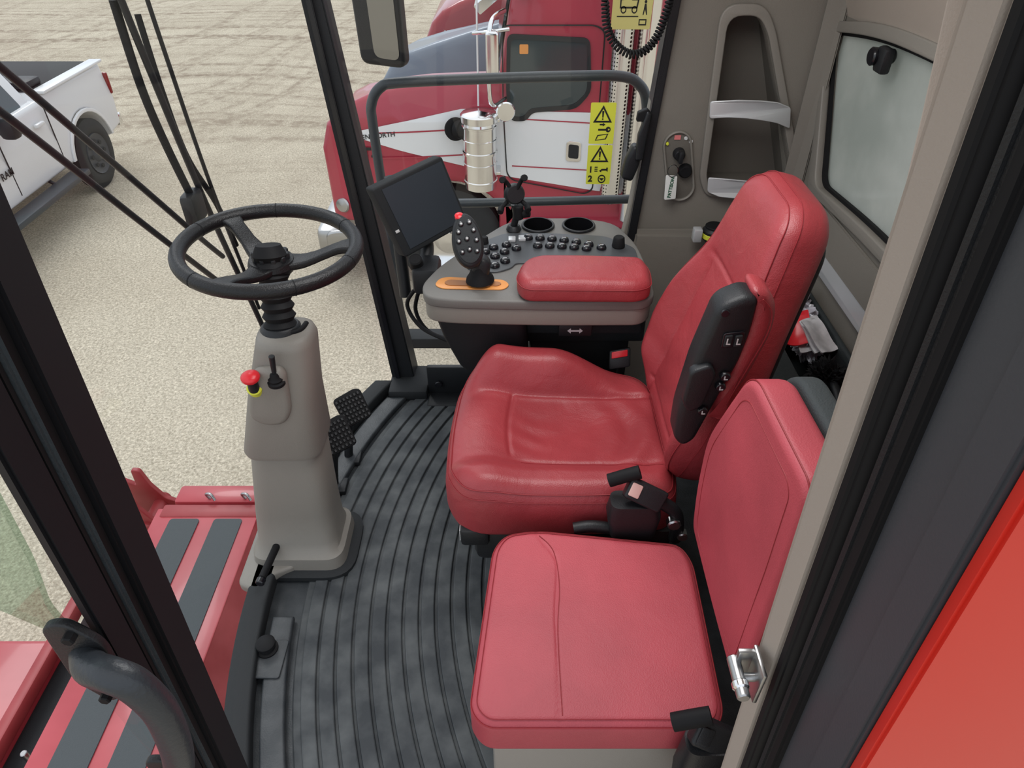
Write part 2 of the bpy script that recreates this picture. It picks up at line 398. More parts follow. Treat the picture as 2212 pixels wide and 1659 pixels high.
for z in (.03,.5,1.0,1.7):
    for a,b in wp: vs.append((a-.05*z,b,z))
for q in range(3):
    for i in range(N-1): fs.append((q*N+i,q*N+i+1,(q+1)*N+i+1,(q+1)*N+i))
struct(mk('window_1',vs,fs,'glass'))
struct(mk('window_2',[(-.40,2.03,.0),(.36,2.03,.0),(.46,2.03,1.72),(-.55,2.03,1.72)],[(0,1,2,3)],'glass'))
def prism(name,bot,top,z0,z1,material,parent=None,bev=.004,**k):
    n=len(bot);vs=[(p[0],p[1],z0) for p in bot]+[(p[0],p[1],z1) for p in top]
    fs=[tuple(range(n)),tuple(range(n,2*n))]+[(i,(i+1)%n,n+(i+1)%n,n+i) for i in range(n)]
    me=bpy.data.meshes.new(name);me.from_pydata(vs,[],fs)
    bm=bmesh.new();bm.from_mesh(me);bmesh.ops.recalc_face_normals(bm,faces=bm.faces)
    if bev:bmesh.ops.bevel(bm,geom=bm.edges[:],offset=bev,segments=2,affect='EDGES')
    bm.to_mesh(me);bm.free()
    return finish(name,me,material,parent,**k)
def sh(pts,dx,dy=0): return [(a+dx,b+dy) for a,b in pts]
q=[(-.432,1.985),(-.350,1.985),(-.345,2.06),(-.43,2.06)]
struct(prism('trim_4',q,sh([(-.420,1.99),(-.372,1.99),(-.372,2.07),(-.42,2.07)],-.165,.03),0,1.72,'black'))
q=[(-.418,1.975),(-.402,1.975),(-.402,1.99),(-.418,1.99)]
struct(prism('trim_5',q,sh(q,-.150,.022),.02,1.72,'gloss',bev=.002))
struct(box('trim_6',(-.44,1.90,.0),(-.30,2.06,.045),'black_m',bev=.012))
struct(box('wall_right_lower',(-.02,1.96,0),(.40,2.06,.50),'black_m',bev=.01))
outer=[(.335,0),(.88,0),(.90,1.72),(.46,1.72),(.405,1.2),(.36,.66),(.345,.56)]
hole=rnd([(.560,1.222),(.640,1.222),(.672,1.18),(.832,.80),(.814,.750),(.60,.750),(.578,.79)],[.04,.04,.03,.03,.02,.02,.02])
struct(plate('wall_right',[outer,hole],.05,Fxz(2.03),'taupe_d',bev=.006))
lip_o=rnd([(.536,1.250),(.650,1.250),(.690,1.19),(.862,.79),(.837,.728),(.586,.728),(.557,.79)],[.05,.05,.03,.04,.03,.03,.02])
struct(plate('trim_7',[lip_o,hole],.014,Fxz(2.000),'taupe',bev=.004))
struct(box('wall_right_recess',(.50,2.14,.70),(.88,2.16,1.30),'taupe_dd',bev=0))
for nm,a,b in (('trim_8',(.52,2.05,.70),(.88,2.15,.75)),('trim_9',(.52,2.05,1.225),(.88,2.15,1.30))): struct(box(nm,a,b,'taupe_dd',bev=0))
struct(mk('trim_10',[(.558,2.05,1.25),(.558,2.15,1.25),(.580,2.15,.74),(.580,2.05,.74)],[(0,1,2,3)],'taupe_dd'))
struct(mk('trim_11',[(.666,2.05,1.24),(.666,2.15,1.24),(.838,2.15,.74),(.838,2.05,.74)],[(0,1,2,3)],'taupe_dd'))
struct(prism('trim_12',[(.36,1.90),(.845,1.84),(.845,2.01),(.36,2.01)],[(.375,1.975),(.845,1.955),(.845,2.01),(.375,2.01)],.0,.625,'taupe_d',bev=.015))
struct(prism('trim_13',[(.325,1.985),(.350,1.985),(.350,2.05),(.325,2.05)],[(.435,1.985),(.46,1.985),(.46,2.05),(.435,2.05)],0.02,1.72,'black',bev=.003))
bar=thing('storage_recess_bar','curved satin silver bar across upper wall pocket','shelf bar',(.66,1.98,.95),'silver bars in wall recess')
F=lambda a,b,c:(a,1.985-.02*math.sin((a-.55)/.24*math.pi)+c,b+.008*math.sin((a-.55)/.24*math.pi))
plate('bar',[rnd([(.553,.965),(.60,.967),(.65,.964),(.70,.958),(.74,.952),(.785,.937),(.772,.995),(.73,1.008),(.68,1.012),(.62,1.014),(.547,1.012)],.008)],.006,F,'silver',bar,bev=.002)
bar=thing('storage_recess_bar','curved satin silver bar across the lower wall pocket','shelf bar',(.66,1.98,.74),'silver bars in wall recess')
F=lambda a,b,c:(a,1.985-.02*math.sin((a-.58)/.25*math.pi)+c,b)
plate('bar',[rnd([(.580,.795),(.65,.795),(.72,.79),(.80,.77),(.825,.745),(.76,.735),(.70,.735),(.62,.738),(.585,.75)],.008)],.006,F,'silver',bar,bev=.002)
# rear wall
RW=.875
wo=[(2.03,0),(2.03,1.30),(.45,1.35),(.45,0)]
def wloop(o):
    return rnd([(2.035+o,1.175+o*.6),(1.845+o*1.3,.83-o),(1.48,.862-o),(.72-o,.862-o),(.66-o,1.22+o),(1.45,1.235+o),(1.75,1.222+o)],[.05,.035,.3,.06,.06,.3,.2],6)
def wclip(l): return [(min(a,2.012),b) for a,b in l]
wh=wclip(wloop(.004));whi=wclip(wloop(-.006));who=[(min(a,2.024),b) for a,b in wloop(.035)]
struct(plate('wall_rear',[wo,[(min(a,2.008),b) for a,b in wh]],.04,Fyz(RW),'taupe_d'))
struct(plate('trim_14',[who,[(min(a,2.006),b) for a,b in wh]],.02,Fyz(RW-.026),'taupe',bev=.004))
struct(plate('trim_15',[wh,[(min(a,2.0),b) for a,b in whi]],.010,Fyz(RW-.012),'rubber'))
struct(plate('window_3',[wh],.004,Fyz(RW+.002),'dusty'))
struct(prism('trim_16',[(.80,1.99),(.852,1.93),(.855,2.0)],[(.80,1.995),(.852,1.97),(.855,2.0)],0,1.5,'taupe_d',bev=.006))
struct(mk('trim_17',[(RW-.02,.42,1.275),(RW-.02,2.02,1.225),(RW-.045,2.02,1.29),(RW-.045,.42,1.33),(RW-.12,2.02,1.43),(RW-.12,.42,1.48),(RW-.24,2.02,1.57),(RW-.24,.42,1.61),(RW-.4,2.02,1.72),(RW-.4,.42,1.72)],[(0,1,2,3),(3,2,4,5),(5,4,6,7),(7,6,8,9)],'beige',ang=60))
struct(box('ceiling',(-.78,.30,1.72),(1.0,2.10,1.80),'beige',bev=.02))
struct(prism('trim_18',[(.838,.5),(.838,1.86),(.855,1.86),(.855,.5)],[(.848,.5),(.848,1.84),(.855,1.84),(.855,.5)],.70,.80,'taupe_d',bev=.004))
struct(plate('trim_19',[rnd([(.55,.640),(1.70,.640),(1.80,.655),(1.80,.665),(1.70,.700),(.55,.705)],.01)],.012,Fyz(.848),'silver',bev=.003))
# rear console shelf with tray
t=[(.60,.56),(.85,.56),(.85,1.83),(.64,1.83),(.60,1.76)]
hl=rnd([(.69,1.22),(.835,1.22),(.835,1.76),(.69,1.70)],.03)
sh_=thing('rear_storage_console','dark carpeted console with open storage tray behind seats','storage console',(.73,1.2,0))
plate('top_panel',[t,hl],.03,Fxy(.56),'darkshell',sh_,bev=.006)
box('cabinet_body',(.61,.57,0),(.85,1.82,.40),'darkshell',sh_,bev=.01)
for lo,hi in (((.68,1.21,.40),(.69,1.75,.55)),((.835,1.21,.40),(.85,1.77,.55)),((.68,1.21,.40),(.84,1.225,.55)),((.68,1.74,.40),(.84,1.755,.55))): box('tray_wall',lo,hi,'black_m',sh_,bev=.002)
bag=thing('bag_of_papers','crumpled clear plastic bag with white and red papers','plastic bag',(.78,1.55,.42))
def crumple(name,c,s,material,parent,seed,sub=3,amp=.25,rid=.15):
    bm=bmesh.new();bmesh.ops.create_icosphere(bm,subdivisions=sub,radius=1)
    for v in bm.verts:
        d=1+amp*noise.noise(v.co*2.2+Vector((seed,0,0)))+rid*abs(noise.noise(v.co*6+Vector((0,seed,0))))*2
        v.co=Vector([c[i]+v.co[i]*s[i]*d for i in range(3)])
    me=bpy.data.meshes.new(name);bm.to_mesh(me);bm.free();return finish(name,me,material,parent,ang=25)
M['film']=mat('plastic_film',(.60,.60,.66),.15,bump=.8,bscale=30)
crumple('bag_film',(.775,1.64,.535),(.045,.07,.07),'film',bag,3,5,.5,.3)
crumple('bag_film',(.795,1.54,.52),(.025,.06,.040),'film',bag,8,5,.5,.3)
for (dx,dy,dz,mt,tw) in ((0,0,0,'paper',0),(.012,-.02,.010,'paper',.25),(-.028,.015,.010,'redbtn',-.1),(.010,-.035,.020,'paper',.4)):
    a=Vector((math.cos(tw),math.sin(tw),.1)).normalized();b=Vector((-math.sin(tw),math.cos(tw),.35)).normalized()
    F=Fr((.782+dx,1.51+dy,.560+dz),a,b,a.cross(b))
    plate('booklet',[rnd([(-.030,-.050),(.030,-.050),(.030,.050),(-.030,.050)],.003)],.004,lambda p,q,r,F=F,tw=tw:F(p,q,r+.008*math.sin(p*70+tw*9)+.006*math.sin(q*50)),mt,bag,cuts=(.008,.012))
br=thing('hand_brush','black bristle hand brush lying in the rear tray','brush',(.785,1.34,.50))
crumple('bristles',(.783,1.355,.53),(.034,.042,.035),'rubber',br,9,5,.3,.5);tube('handle',[(.78,1.32,.545),(.775,1.29,.55),(.77,1.25,.545)],.011,'black',br)
cn=thing('tape_roll','small black round container with a yellow band','container',(.61,1.92,.625))
cyl('body',(.61,1.92,.625),(.61,1.92,.665),.036,.036,'black',cn);cyl('yellow_band',(.61,1.92,.635),(.61,1.92,.650),.0372,.0372,'yellow',cn,bev=.001);cyl('lid',(.61,1.92,.665),(.61,1.92,.672),.03,.03,'rubber',cn)
tag(box('latch_bracket',(.545,1.90,.625),(.57,1.93,.665),'silver',bev=.003),'small satin metal bracket on the wall ledge','bracket')
wl=thing('window_latch','black round knob latch on rear window','window latch',(.85,1.64,1.15))
cyl('knob',(.815,1.70,1.195),(.87,1.70,1.195),.020,.016,'gloss',wl);box('plate',(.825,1.655,1.165),(.85,1.70,1.22),'black',wl,bev=.008)

# ---------------------------------------------------------------- door frame posts
L=-.050
def lean(pts,z,side):
    return [(a+side*L*(z-1.1) if side>0 else a+.053*(z-1.1),b) for a,b in pts]
def post(name,pts,side,material,z0=-.6,z1=1.73,bev=.003):
    return struct(prism(name,lean(pts,z0,side),lean(pts,z1,side),z0,z1,material,bev=bev))
post('trim_20',[(.266,.428),(.279,.402),(.345,.402),(.42,.43),(.42,.50),(.36,.49)],1,'beige',bev=.005)
struct(plate('trim_33',[[(.32,1.20),(.292,1.30),(.281,1.38),(.272,1.45),(.262,1.52),(.246,1.58),(.212,1.65),(.15,1.72),(.38,1.72),(.38,1.20)]],.05,lambda a,b,c:(a,.452+c,b),'beige',bev=.008,ang=60))
post('trim_21',[(.281,.392),(.30,.382),(.34,.382),(.34,.405),(.279,.405)],1,'rubber')
post('trim_22',[(.290,.374),(.34,.374),(.34,.384),(.286,.384)],1,'black')
post('trim_23',[(.293,.362),(.34,.362),(.34,.376),(.291,.376)],1,'rubber')
post('trim_24',[(.302,.318),(.36,.318),(.36,.366),(.300,.366)],1,'grayjamb')
post('trim_25',[(.300,.284),(.36,.284),(.36,.322),(.299,.322)],1,'grayjamb')
post('wall_left_outer',[(.306,.270),(1.3,.262),(1.3,.285),(.306,.285)],1,'redpaint',-.9,1.73)
post('trim_26',[(-.336,.308),(-.323,.304),(-.324,.335),(-.336,.335)],-1,'post_black')
post('trim_27',[(-.345,.333),(-.326,.333),(-.326,.343),(-.345,.343)],-1,'rubber')
post('trim_28',[(-.345,.341),(-.321,.341),(-.322,.347),(-.345,.347)],-1,'rail')
post('trim_29',[(-.345,.346),(-.328,.346),(-.328,.362),(-.345,.362)],-1,'rubber')
post('trim_30',[(-.350,.360),(-.321,.360),(-.330,.410),(-.350,.410)],-1,'post_black')
struct(box('trim_31',(-.70,.38,-.10),(.84,.44,-.053),'black_m',bev=.004))
gp=rnd([(-.340,1.72),(-.338,1.30),(-.352,1.18),(-.366,1.12),(-.362,1.09),(-.378,1.085),(-.46,1.14),(-.48,1.72)],.012)
struct(plate('window_4',[gp],.006,lambda a,b,c:(a,.315+c-(a+.34)*.15,b),'greenglass'))

gh=thing('grab_handle','dark grey powder-coated tubular grab handle on door pillar','grab handle',(-.33,.29,.80))
tube('tube',[(-.340,.300,1.085),(-.325,.282,1.094),(-.302,.272,1.101),(-.288,.270,1.090),(-.281,.270,1.055),(-.284,.270,1.010),(-.294,.272,.960),(-.312,.276,.905),(-.330,.286,.870),(-.345,.302,.855)],.0130,'handle',gh,n=24)
plate('mounting_plate',[rnd([(-.358,1.128),(-.338,1.134),(-.318,1.105),(-.322,1.040),(-.342,1.012),(-.362,1.050)],.014)],.008,lambda a,b,c:(a,.298+c,b),'black',gh,bev=.002)
for a,b in ((-.336,1.120),(-.341,1.030)): cyl('bolt',(a,.295,b),(a,.287,b),.005,.005,'rubber',gh,n=6)
plate('mounting_plate',[rnd([(-.36,.89),(-.335,.89),(-.325,.84),(-.345,.82),(-.36,.84)],.01)],.008,lambda a,b,c:(a,.302+c,b),'black',gh,bev=.002)

ds=thing('door_striker','bright steel door striker bolt on the door post','door latch',(.285,.40,.84))
F=Fr((.288,.402,.862),(.85,0,0),(0,.8,0),(0,0,.8))
box('plate',(-.022,-.022,-.036),(-.016,.026,.036),'steel',ds,bev=.002,F=F)
box('bracket_arm',(-.042,.016,-.030),(-.016,.024,.030),'steel',ds,bev=.002,F=F)
cyl('bolt',(.252,.375,.862),(.252,.424,.862),.0075,.0075,'steel',ds);cyl('bolt_collar',(.252,.385,.862),(.252,.395,.862),.0095,.0095,'chrome',ds)
cyl('bolt_stud',(.252,.40,.862),(.274,.40,.862),.005,.005,'steel',ds)

# ---------------------------------------------------------------- steering column
sc_=thing('steering_column','taupe plastic steering column on the cab floor','steering column',(-.58,1.28,0))
loft('base_ring',[(.008,-.72,-.430,1.135,1.375),(.022,-.72,-.430,1.135,1.375),(.028,-.71,-.440,1.145,1.365)],'black_m',sc_,.08)
loft('lower_housing',[(.025,-.71,-.455,1.155,1.355),(.066,-.705,-.458,1.16,1.35),(.074,-.70,-.470,1.170,1.345),(.10,-.692,-.474,1.185,1.34),(.20,-.680,-.474,1.195,1.34),(.405,-.644,-.468,1.195,1.34),(.418,-.640,-.473,1.20,1.335)],'taupe',sc_,.05)
plate('floor_flange',[rnd([(-.725,1.32),(-.725,1.10),(-.665,1.080),(-.64,1.13),(-.58,1.16),(-.60,1.25)],.02)],.03,Fxy(.030),'taupe',sc_,bev=.008)
loft('upper_housing',[(.418,-.648,-.460,1.183,1.347),(.43,-.650,-.458,1.18,1.35),(.58,-.608,-.450,1.19,1.335),(.72,-.562,-.434,1.200,1.325),(.738,-.557,-.438,1.205,1.32),(.745,-.547,-.446,1.215,1.31)],'taupe',sc_,.05)
F=lambda a,b,c:(a,1.192+c,b)
plate('control_panel',[rnd([(-.562,.690),(-.500,.695),(-.490,.68),(-.496,.575),(-.518,.535),(-.565,.53),(-.598,.555),(-.588,.60)],.025)],.030,F,'taupe',sc_,bev=.012)
lathe('boot',[(.034,0),(.037,.01)]+[(.029+(.007 if i%2 else 0),.02+i*.011) for i in range(14)]+[(.028,.18),(.026,.185)],(-.508,1.270,.74),(-.004,.05,.18),'rubber',sc_,n=36)
cyl('base_collar',(-.508,1.268,.728),(-.508,1.271,.752),.047,.043,'black',sc_)
cyl('switch_collar',(-.564,1.190,.630),(-.562,1.176,.650),.017,.017,'yellow',sc_)
cyl('switch_base',(-.562,1.176,.642),(-.560,1.170,.676),.012,.011,'black',sc_)
lathe('emergency_stop_button',[(.010,0),(.012,.007),(.019,.009),(.0205,.014),(.0195,.018),(.013,.023),(.001,.025)],(-.560,1.170,.670),(.03,-.12,1),'redbtn',sc_,label='red mushroom emergency stop button')
lathe('lever_boot',[(.019,0),(.019,.007),(.015,.010),(.016,.015),(.011,.020),(.010,.026),(.007,.031)],(-.512,1.182,.656),(.02,-.1,1),'rubber',sc_)
cyl('lever',(-.511,1.180,.685),(-.505,1.175,.735),.005,.0065,'black',sc_,n=14)
tube('ignition_slot',[(-.490,1.24,.747),(-.462,1.255,.747),(-.455,1.285,.745)],.006,'rubber',sc_)
cyl('foot_rod',(-.630,1.205,.095),(-.645,1.085,.090),.010,.010,'rubber',sc_,n=14);cyl('rod_end',(-.645,1.085,.090),(-.647,1.068,.089),.012,.012,'gloss',sc_,n=14)

swc=Vector((-.511,1.32,.912));WN=Vector((.055,0,1)).normalized();wx=Vector((1,0,-.055)).normalized();wy=Vector((0,1,0))
sw=thing('steering_wheel','black leather three-spoke steering wheel with round hub cap','steering wheel',tuple(swc))
N=96;P=[swc+(wx*math.cos(2*math.pi*i/N)+wy*math.sin(2*math.pi*i/N))*.180 for i in range(N)]
tube('rim',P,.0158,'wheel',sw,n=18,smooth_path=False,closed=True)
HB=swc-WN*.024
lathe('hub',[(.026,-.040),(.044,-.028),(.050,-.014),(.046,-.002),(.033,.0)],HB,WN,'wheel',sw)
hubp=[((.037+.0022*(1 if i%6<3 else -1))*math.cos(2*math.pi*i/60),(.037+.0022*(1 if i%6<3 else -1))*math.sin(2*math.pi*i/60)) for i in range(60)]
plate('hub_cap',[hubp],.018,Fr(HB+WN*.004,wx,wy,WN),'black',sw,bev=.003)
lathe('cap_center',[(.029,0),(.029,.003),(.024,.005),(.001,.006)],HB+WN*.012,WN,'black',sw)
text('cap_lettering','CASE IH',.011,Fr(HB+WN*.0185,wx,wy,WN),'lightprint',sw)
for ang in (10,134,252):
    a=math.radians(ang);d=wx*math.cos(a)+wy*math.sin(a);t_=-wx*math.sin(a)+wy*math.cos(a)
    F=lambda p,q,r,d=d,t_=t_:swc+d*p+t_*q+WN*(r-.036+.034*sm(p,.05,.17))
    lp=[(.03,-.030),(.06,-.023),(.10,-.017),(.14,-.017),(.178,-.027),(.178,.027),(.14,.017),(.10,.017),(.06,.023),(.03,.030)]
    plate('spoke',[lp],.016,F,'wheel',sw,bev=.005,cuts=(.02,))
for ang in (40,100,160,235,300,345):
    a=math.radians(ang);c=swc+(wx*math.cos(a)+wy*math.sin(a))*.180;t_=-wx*math.sin(a)+wy*math.cos(a)
    cyl('rim_seam',c-t_*.0012,c+t_*.0012,.0162,.0162,'rubber',sw,n=18,bev=0)

# ---------------------------------------------------------------- pedals
for (c,lab) in (((-.478,1.575,.245),'black ribbed rubber brake pedal beside the steering column'),((-.500,1.450,.250),'black ribbed rubber brake pedal nearer the steering column')):
    p=thing('brake_pedal',lab,'pedal',(c[0]-.03,c[1],.0),'pair of brake pedals')
    nn=Vector((.30,-.60,.74)).normalized();a=Vector((.80,.55,.12));a=(a-nn*a.dot(nn)).normalized();b=nn.cross(a).normalized()
    F=Fr(c,a,b,nn)
    plate('pad',[rnd([(-.040,-.046),(.042,-.046),(.048,.042),(.032,.052),(-.040,.048)],.012)],.018,F,'rubber',p,bev=.003)
    vs=[];fs=[]
    for i in range(7):
        for j in range(6):
            x0=-.038+i*.0115;y0=-.042+j*.0142;b0=len(vs)
            for dz,ins in ((.006,0),(.014,.0015)):
                for px,py in ((x0+ins,y0+ins),(x0+.0085-ins,y0+ins),(x0+.0085-ins,y0+.0105-ins),(x0+ins,y0+.0105-ins)): vs.append(F(px,py,dz))
            fs+=[(b0+4,b0+5,b0+6,b0+7)]+[(b0+k_,b0+(k_+1)%4,b0+4+(k_+1)%4,b0+4+k_) for k_ in range(4)]
    mk('grip_studs',vs,fs,'black',p,smooth=False)
    tube('arm',[Vector(c)-nn*.008,Vector(c)+Vector((-.02,.05,-.05)),Vector(c)+Vector((-.04,.05,-.14)),(c[0]-.05,c[1]+.03,.012)],.014,'black',p)
    box('bracket',(c[0]-.08,c[1]+.0,.0),(c[0]-.01,c[1]+.06,.02),'black',p)
fs_=thing('foot_switch','round black rubber foot switch on a square plate','foot switch',(-.60,.93,.0))
F=Fr((-.598,.90,.024),(1,0,0),(0,1,0),(0,0,1))
plate('plate',[rnd([(-.045,-.05),(.045,-.05),(.045,.05),(-.045,.05)],.008)],.006,F,'curb',fs_,bev=.002)
lathe('button',[(.026,0),(.026,.008),(.020,.010),(.018,.018),(.023,.021),(.023,.030),(.018,.034),(.001,.034)],(-.600,.925,.024),(0,0,1),'rubber',fs_)
bp_=thing('floor_bracket','black steel mounting plate with bolt heads by the pillar','bracket',(-.22,1.9,0))
box('plate',(-.30,1.93,.0),(-.06,1.95,.13),'black',bp_,bev=.006);box('flange',(-.30,1.86,.0),(-.06,1.95,.015),'black',bp_,bev=.006)
for x in (-.26,-.12): cyl('bolt',(x,1.93,.06),(x,1.918,.06),.014,.014,'gloss',bp_,n=8)

# ---------------------------------------------------------------- driver seat
dsn=thing('driver_seat','red stitched leather operator seat with high backrest','seat',(.12,1.23,0))
box('pedestal',(.0,1.06,.008),(.32,1.40,.28),'black_m',dsn,bev=.02)
box('suspension_frame',(-.085,.995,.28),(.36,1.43,.385),'black',dsn,bev=.02)
box('adjuster_handle',(-.115,.985,.345),(-.05,1.03,.395),'black',dsn,bev=.01)
box('adjuster_label',(-.117,.998,.352),(-.1145,1.018,.385),'lightprint',dsn,bev=0)
CO=rnd([(-.150,1.06),(-.10,.985),(.20,.985),(.355,1.0),(.375,1.10),(.375,1.38),(.33,1.455),(.05,1.475),(-.07,1.47),(-.140,1.39),(-.155,1.22)],[.07,.06,.1,.04,.04,.04,.05,.1,.07,.07,.1],6)
def hc(x,y):
    far=.088*math.exp(-((y-1.425)/.062)**4)*(1-sm(x,.10,.31))*sm(x,-.16,-.03)
    near=.034*(1-sm(y,1.05,1.125))*(1-.4*sm(x,.2,.35))
    dish=-.026*G(y,1.23,.12)*G(x,.17,.18)
    front=.016*G(x,-.06,.06)
    cre=0
    cre-=.005*G(y,1.118,.006)*sm(x,-.06,.10)
    cre-=.009*G(y,1.352,.007)*sm(x,-.09,-.05)
    xs=.002-.012*math.sin((y-1.1)/.25*math.pi)
    cre-=.005*G(x,xs,.005)*sm(y,1.12,1.15)*(1-sm(y,1.34,1.355))
    wr=.005*math.sin((x-.25)*75+4*math.sin(y*14))*G(x,.29,.07)*G(y,1.2,.12)
    wr+=.002*math.sin((y-1.2)*110+3*math.sin(x*20))*G(x,.05,.05)*G(y,1.2,.08)
    return far+near+dish+front+cre+wr
cush=pad('seat_cushion',CO,.375,.485,.045,hc,Fxy(0),'red_leather',dsn,n=220,K=70)
def seam(par,pts,F,h,z1,off=.0006,r=.0009):
    P=[F(p[0],p[1],z1+h(p[0],p[1])+off) for p in catmull([Vector((a,b,0)) for a,b in pts],8)]
    tube('stitching',P,r,'stitch',par,n=5,smooth_path=False)
seam(cush,[(.02,1.108),(.1,1.108),(.2,1.108),(.34,1.104)],Fxy(0),hc,.485)
def inset_path(outline,ins,i0,i1,n=200):
    P=resample(outline,n);out=[]
    ar=sum(P[i].x*P[(i+1)%n].y-P[(i+1)%n].x*P[i].y for i in range(n))
    if ar<0:P.reverse()
    for i in range(i0,i1):
        k=i%n;t=(P[(k+2)%n]-P[k-2]).normalized();out.append(P[k]+Vector((-t.y,t.x))*ins)
    return out
def rimseam(par,outline,r,z1,h,F,ang=50,i0=0,i1=200,rad=.0016,off=.0012,closed=False):
    a=math.radians(ang)
    P=[]
    for p in inset_path(outline,r*(1-math.cos(a))-off*math.cos(a),i0,i1):
        P.append(F(p.x,p.y,z1-r+r*math.sin(a)+h(p.x,p.y)*math.sin(a)+off*math.sin(a)))
    tube('stitching',P,rad,'stitch',par,n=5,smooth_path=False,closed=closed)
rimseam(cush,CO,.045,.485,hc,Fxy(0),48,0,200,closed=True,rad=.0012)
rimseam(cush,CO,.045,.485,hc,Fxy(0),32,0,200,closed=True,rad=.0008)
bo=Vector((.338,0,.475));bb=Vector((.2545,0,.967));bc=Vector((-.967,0,.2545))
FB=lambda a,b,c:bo+Vector((0,a,0))+bb*b+bc*c
BO=rnd([(1.07,0),(1.41,0),(1.445,.07),(1.47,.17),(1.462,.27),(1.425,.40),(1.400,.53),(1.380,.60),(1.33,.63),(1.17,.63),(1.120,.60),(1.100,.53),(1.070,.40),(1.032,.27),(1.015,.17),(1.03,.07)],.06,6)
def hb(a,b):
    u=abs(a-1.245)
    wdt=.130-.010*sm(b,.3,.45)
    bol=.046*sm(u,wdt-.02,wdt+.07)*(1-sm(b,.30,.52))*sm(b,-.02,.10)
    lum=.012*G(b,.17,.08)*(1-sm(u,.05,.13))
    head=.014*sm(b,.38,.52)*(1-sm(b,.56,.64))
    cre=-.0045*G(u,wdt-.012,.005)*(1-sm(b,.36,.42))
    wc=.415+.35*(.12**2-min(u,.12)**2)
    cre-=.0045*G(b,wc,.005)*(1-sm(u,.120,.14))
    cre-=.005*G(b,.055,.006)*(1-sm(u,.125,.14))
    wr=.0018*math.sin(b*60+3*math.sin(a*15))*G(b,.12,.08)
    return bol+lum+head+cre+wr
back=pad('backrest',BO,-.088,.0,.036,hb,FB,'red_leather',dsn,n=220,K=70,rb=.03)
rimseam(back,BO,.036,0,hb,FB,52,0,200,closed=True,rad=.0012)
rimseam(back,BO,.036,0,hb,FB,20,0,200,closed=True,rad=.0008)
plate('back_shell',[[(a*.80+1.245*.20,b*.84+.05) for a,b in BO]],.03,lambda a,b,c:FB(a,b,-.092+c),'black',dsn,bev=.008)
arm=plate('armrest',[rnd([(.342,.985),(.382,1.005),(.405,1.000),(.405,.93),(.398,.870),(.374,.78),(.350,.682),(.330,.665),(.310,.685),(.308,.75),(.320,.87)],.02)],.06,Fxz(1.0),'black',dsn,bev=.012,label='black plastic armrest control panel folded up beside backrest')
plate('armrest_pad',[rnd([(.392,1.015),(.422,1.010),(.442,.980),(.446,.93),(.424,.83),(.395,.76),(.375,.72),(.378,.80),(.395,.90),(.400,.97)],.025)],.075,Fxz(1.01),'red_leather',dsn,bev=.02,label='red leather armrest pad')
tube('armrest_stitching',[(.41,.971,1.0),(.430,.971,.975),(.432,.971,.93),(.412,.971,.85),(.391,.971,.77)],.0012,'stitch',dsn,n=5)
plate('latch_cover',[rnd([(.312,.86),(.345,.875),(.358,.855),(.345,.78),(.322,.765),(.308,.79)],.01)],.022,Fxz(.968),'black',arm,bev=.005)
plate('switch_panel',[rnd([(.357,.935),(.392,.940),(.394,.91),(.357,.905)],.005)],.004,Fxz(.968),'gloss',arm,bev=.001)
for x in (.366,.383):
    plate('rocker_switch',[rnd([(x-.006,.932),(x+.006,.934),(x+.006,.912),(x-.006,.910)],.002)],.008,Fxz(.966),'black_m',arm,bev=.001)
    plate('seat_symbol',[[(x-.003,.928),(x-.001,.928),(x-.001,.918),(x+.004,.918),(x+.004,.916),(x-.003,.916)]],.001,Fxz(.9615),'lightprint',arm)
for x,z in ((.376,.845),(.372,.822),(.350,.765)):
    bt=cyl('round_button',(x,.968,z),(x,.960,z),.010,.009,'gloss',arm,n=20);plate('seat_symbol',[[(x-.003,z+.004),(x-.001,z+.004),(x-.001,z-.002),(x+.004,z-.002),(x+.004,z-.004),(x-.003,z-.004)]],.001,Fxz(.9598),'lightprint',arm)
cyl('pivot_cap',(.352,.97,.975),(.352,.966,.975),.007,.007,'gloss',arm)
def buckle(name,label,o,s=1,parent=None,win='whitepl'):
    e=thing(name,label,'seat belt buckle',(o[0],o[1],o[2]-.06),'seat belt buckles')
    a=Vector((.80,-.15,-.35)).normalized();c=Vector((-.1,-.75,.65)).normalized();b=c.cross(a).normalized();c=a.cross(b)
    F=Fr(o,a*s,b*s,c*s)
    plate('buckle_body',[rnd([(-.035,-.022),(.045,-.024),(.05,.022),(-.035,.024)],.008)],.026,F,'black',e,bev=.005)
    plate('release_button',[rnd([(-.030,-.014),(-.008,-.014),(-.008,.014),(-.030,.014)],.003)],.006,lambda p,q,r:F(p,q,r+.013),win,e,bev=.001)
    return e,F
e,F=buckle('seat_belt_buckle','black seat belt buckle tilted at driver seat side',(.262,.955,.555),1,win=mat('pale_pink',(.7,.45,.40),.5))
tube('roller_grip',[(.195,.970,.575),(.225,.970,.588),(.255,.970,.60)],.014,'rubber',e,n=14)
loft('boot',[(.44,.205,.30,.930,.980),(.50,.195,.305,.925,.982),(.535,.20,.30,.930,.980)],'black',e,.02)
tube('stalk',[(.30,.955,.53),(.335,.955,.50),(.35,.96,.45),(.352,.965,.40)],.014,'black',e)
cyl('pivot_bolt',(.335,.955,.475),(.335,.935,.475),.015,.015,'steel',e,n=8);cyl('pivot_bolt',(.362,.965,.425),(.362,.945,.425),.012,.012,'steel',e,n=8)
tube('lever',[(.13,.955,.445),(.17,.957,.450),(.23,.955,.44)],.013,'black',e)
e2=thing('seat_belt_buckle','black buckle with bright red release between seat and console','seat belt buckle',(.286,1.50,.42),'seat belt buckles')
F=Fr((.286,1.490,.50),Vector((.95,0,.2)),Vector((0,.5,.85)),Vector((-.1,-.85,.5)))
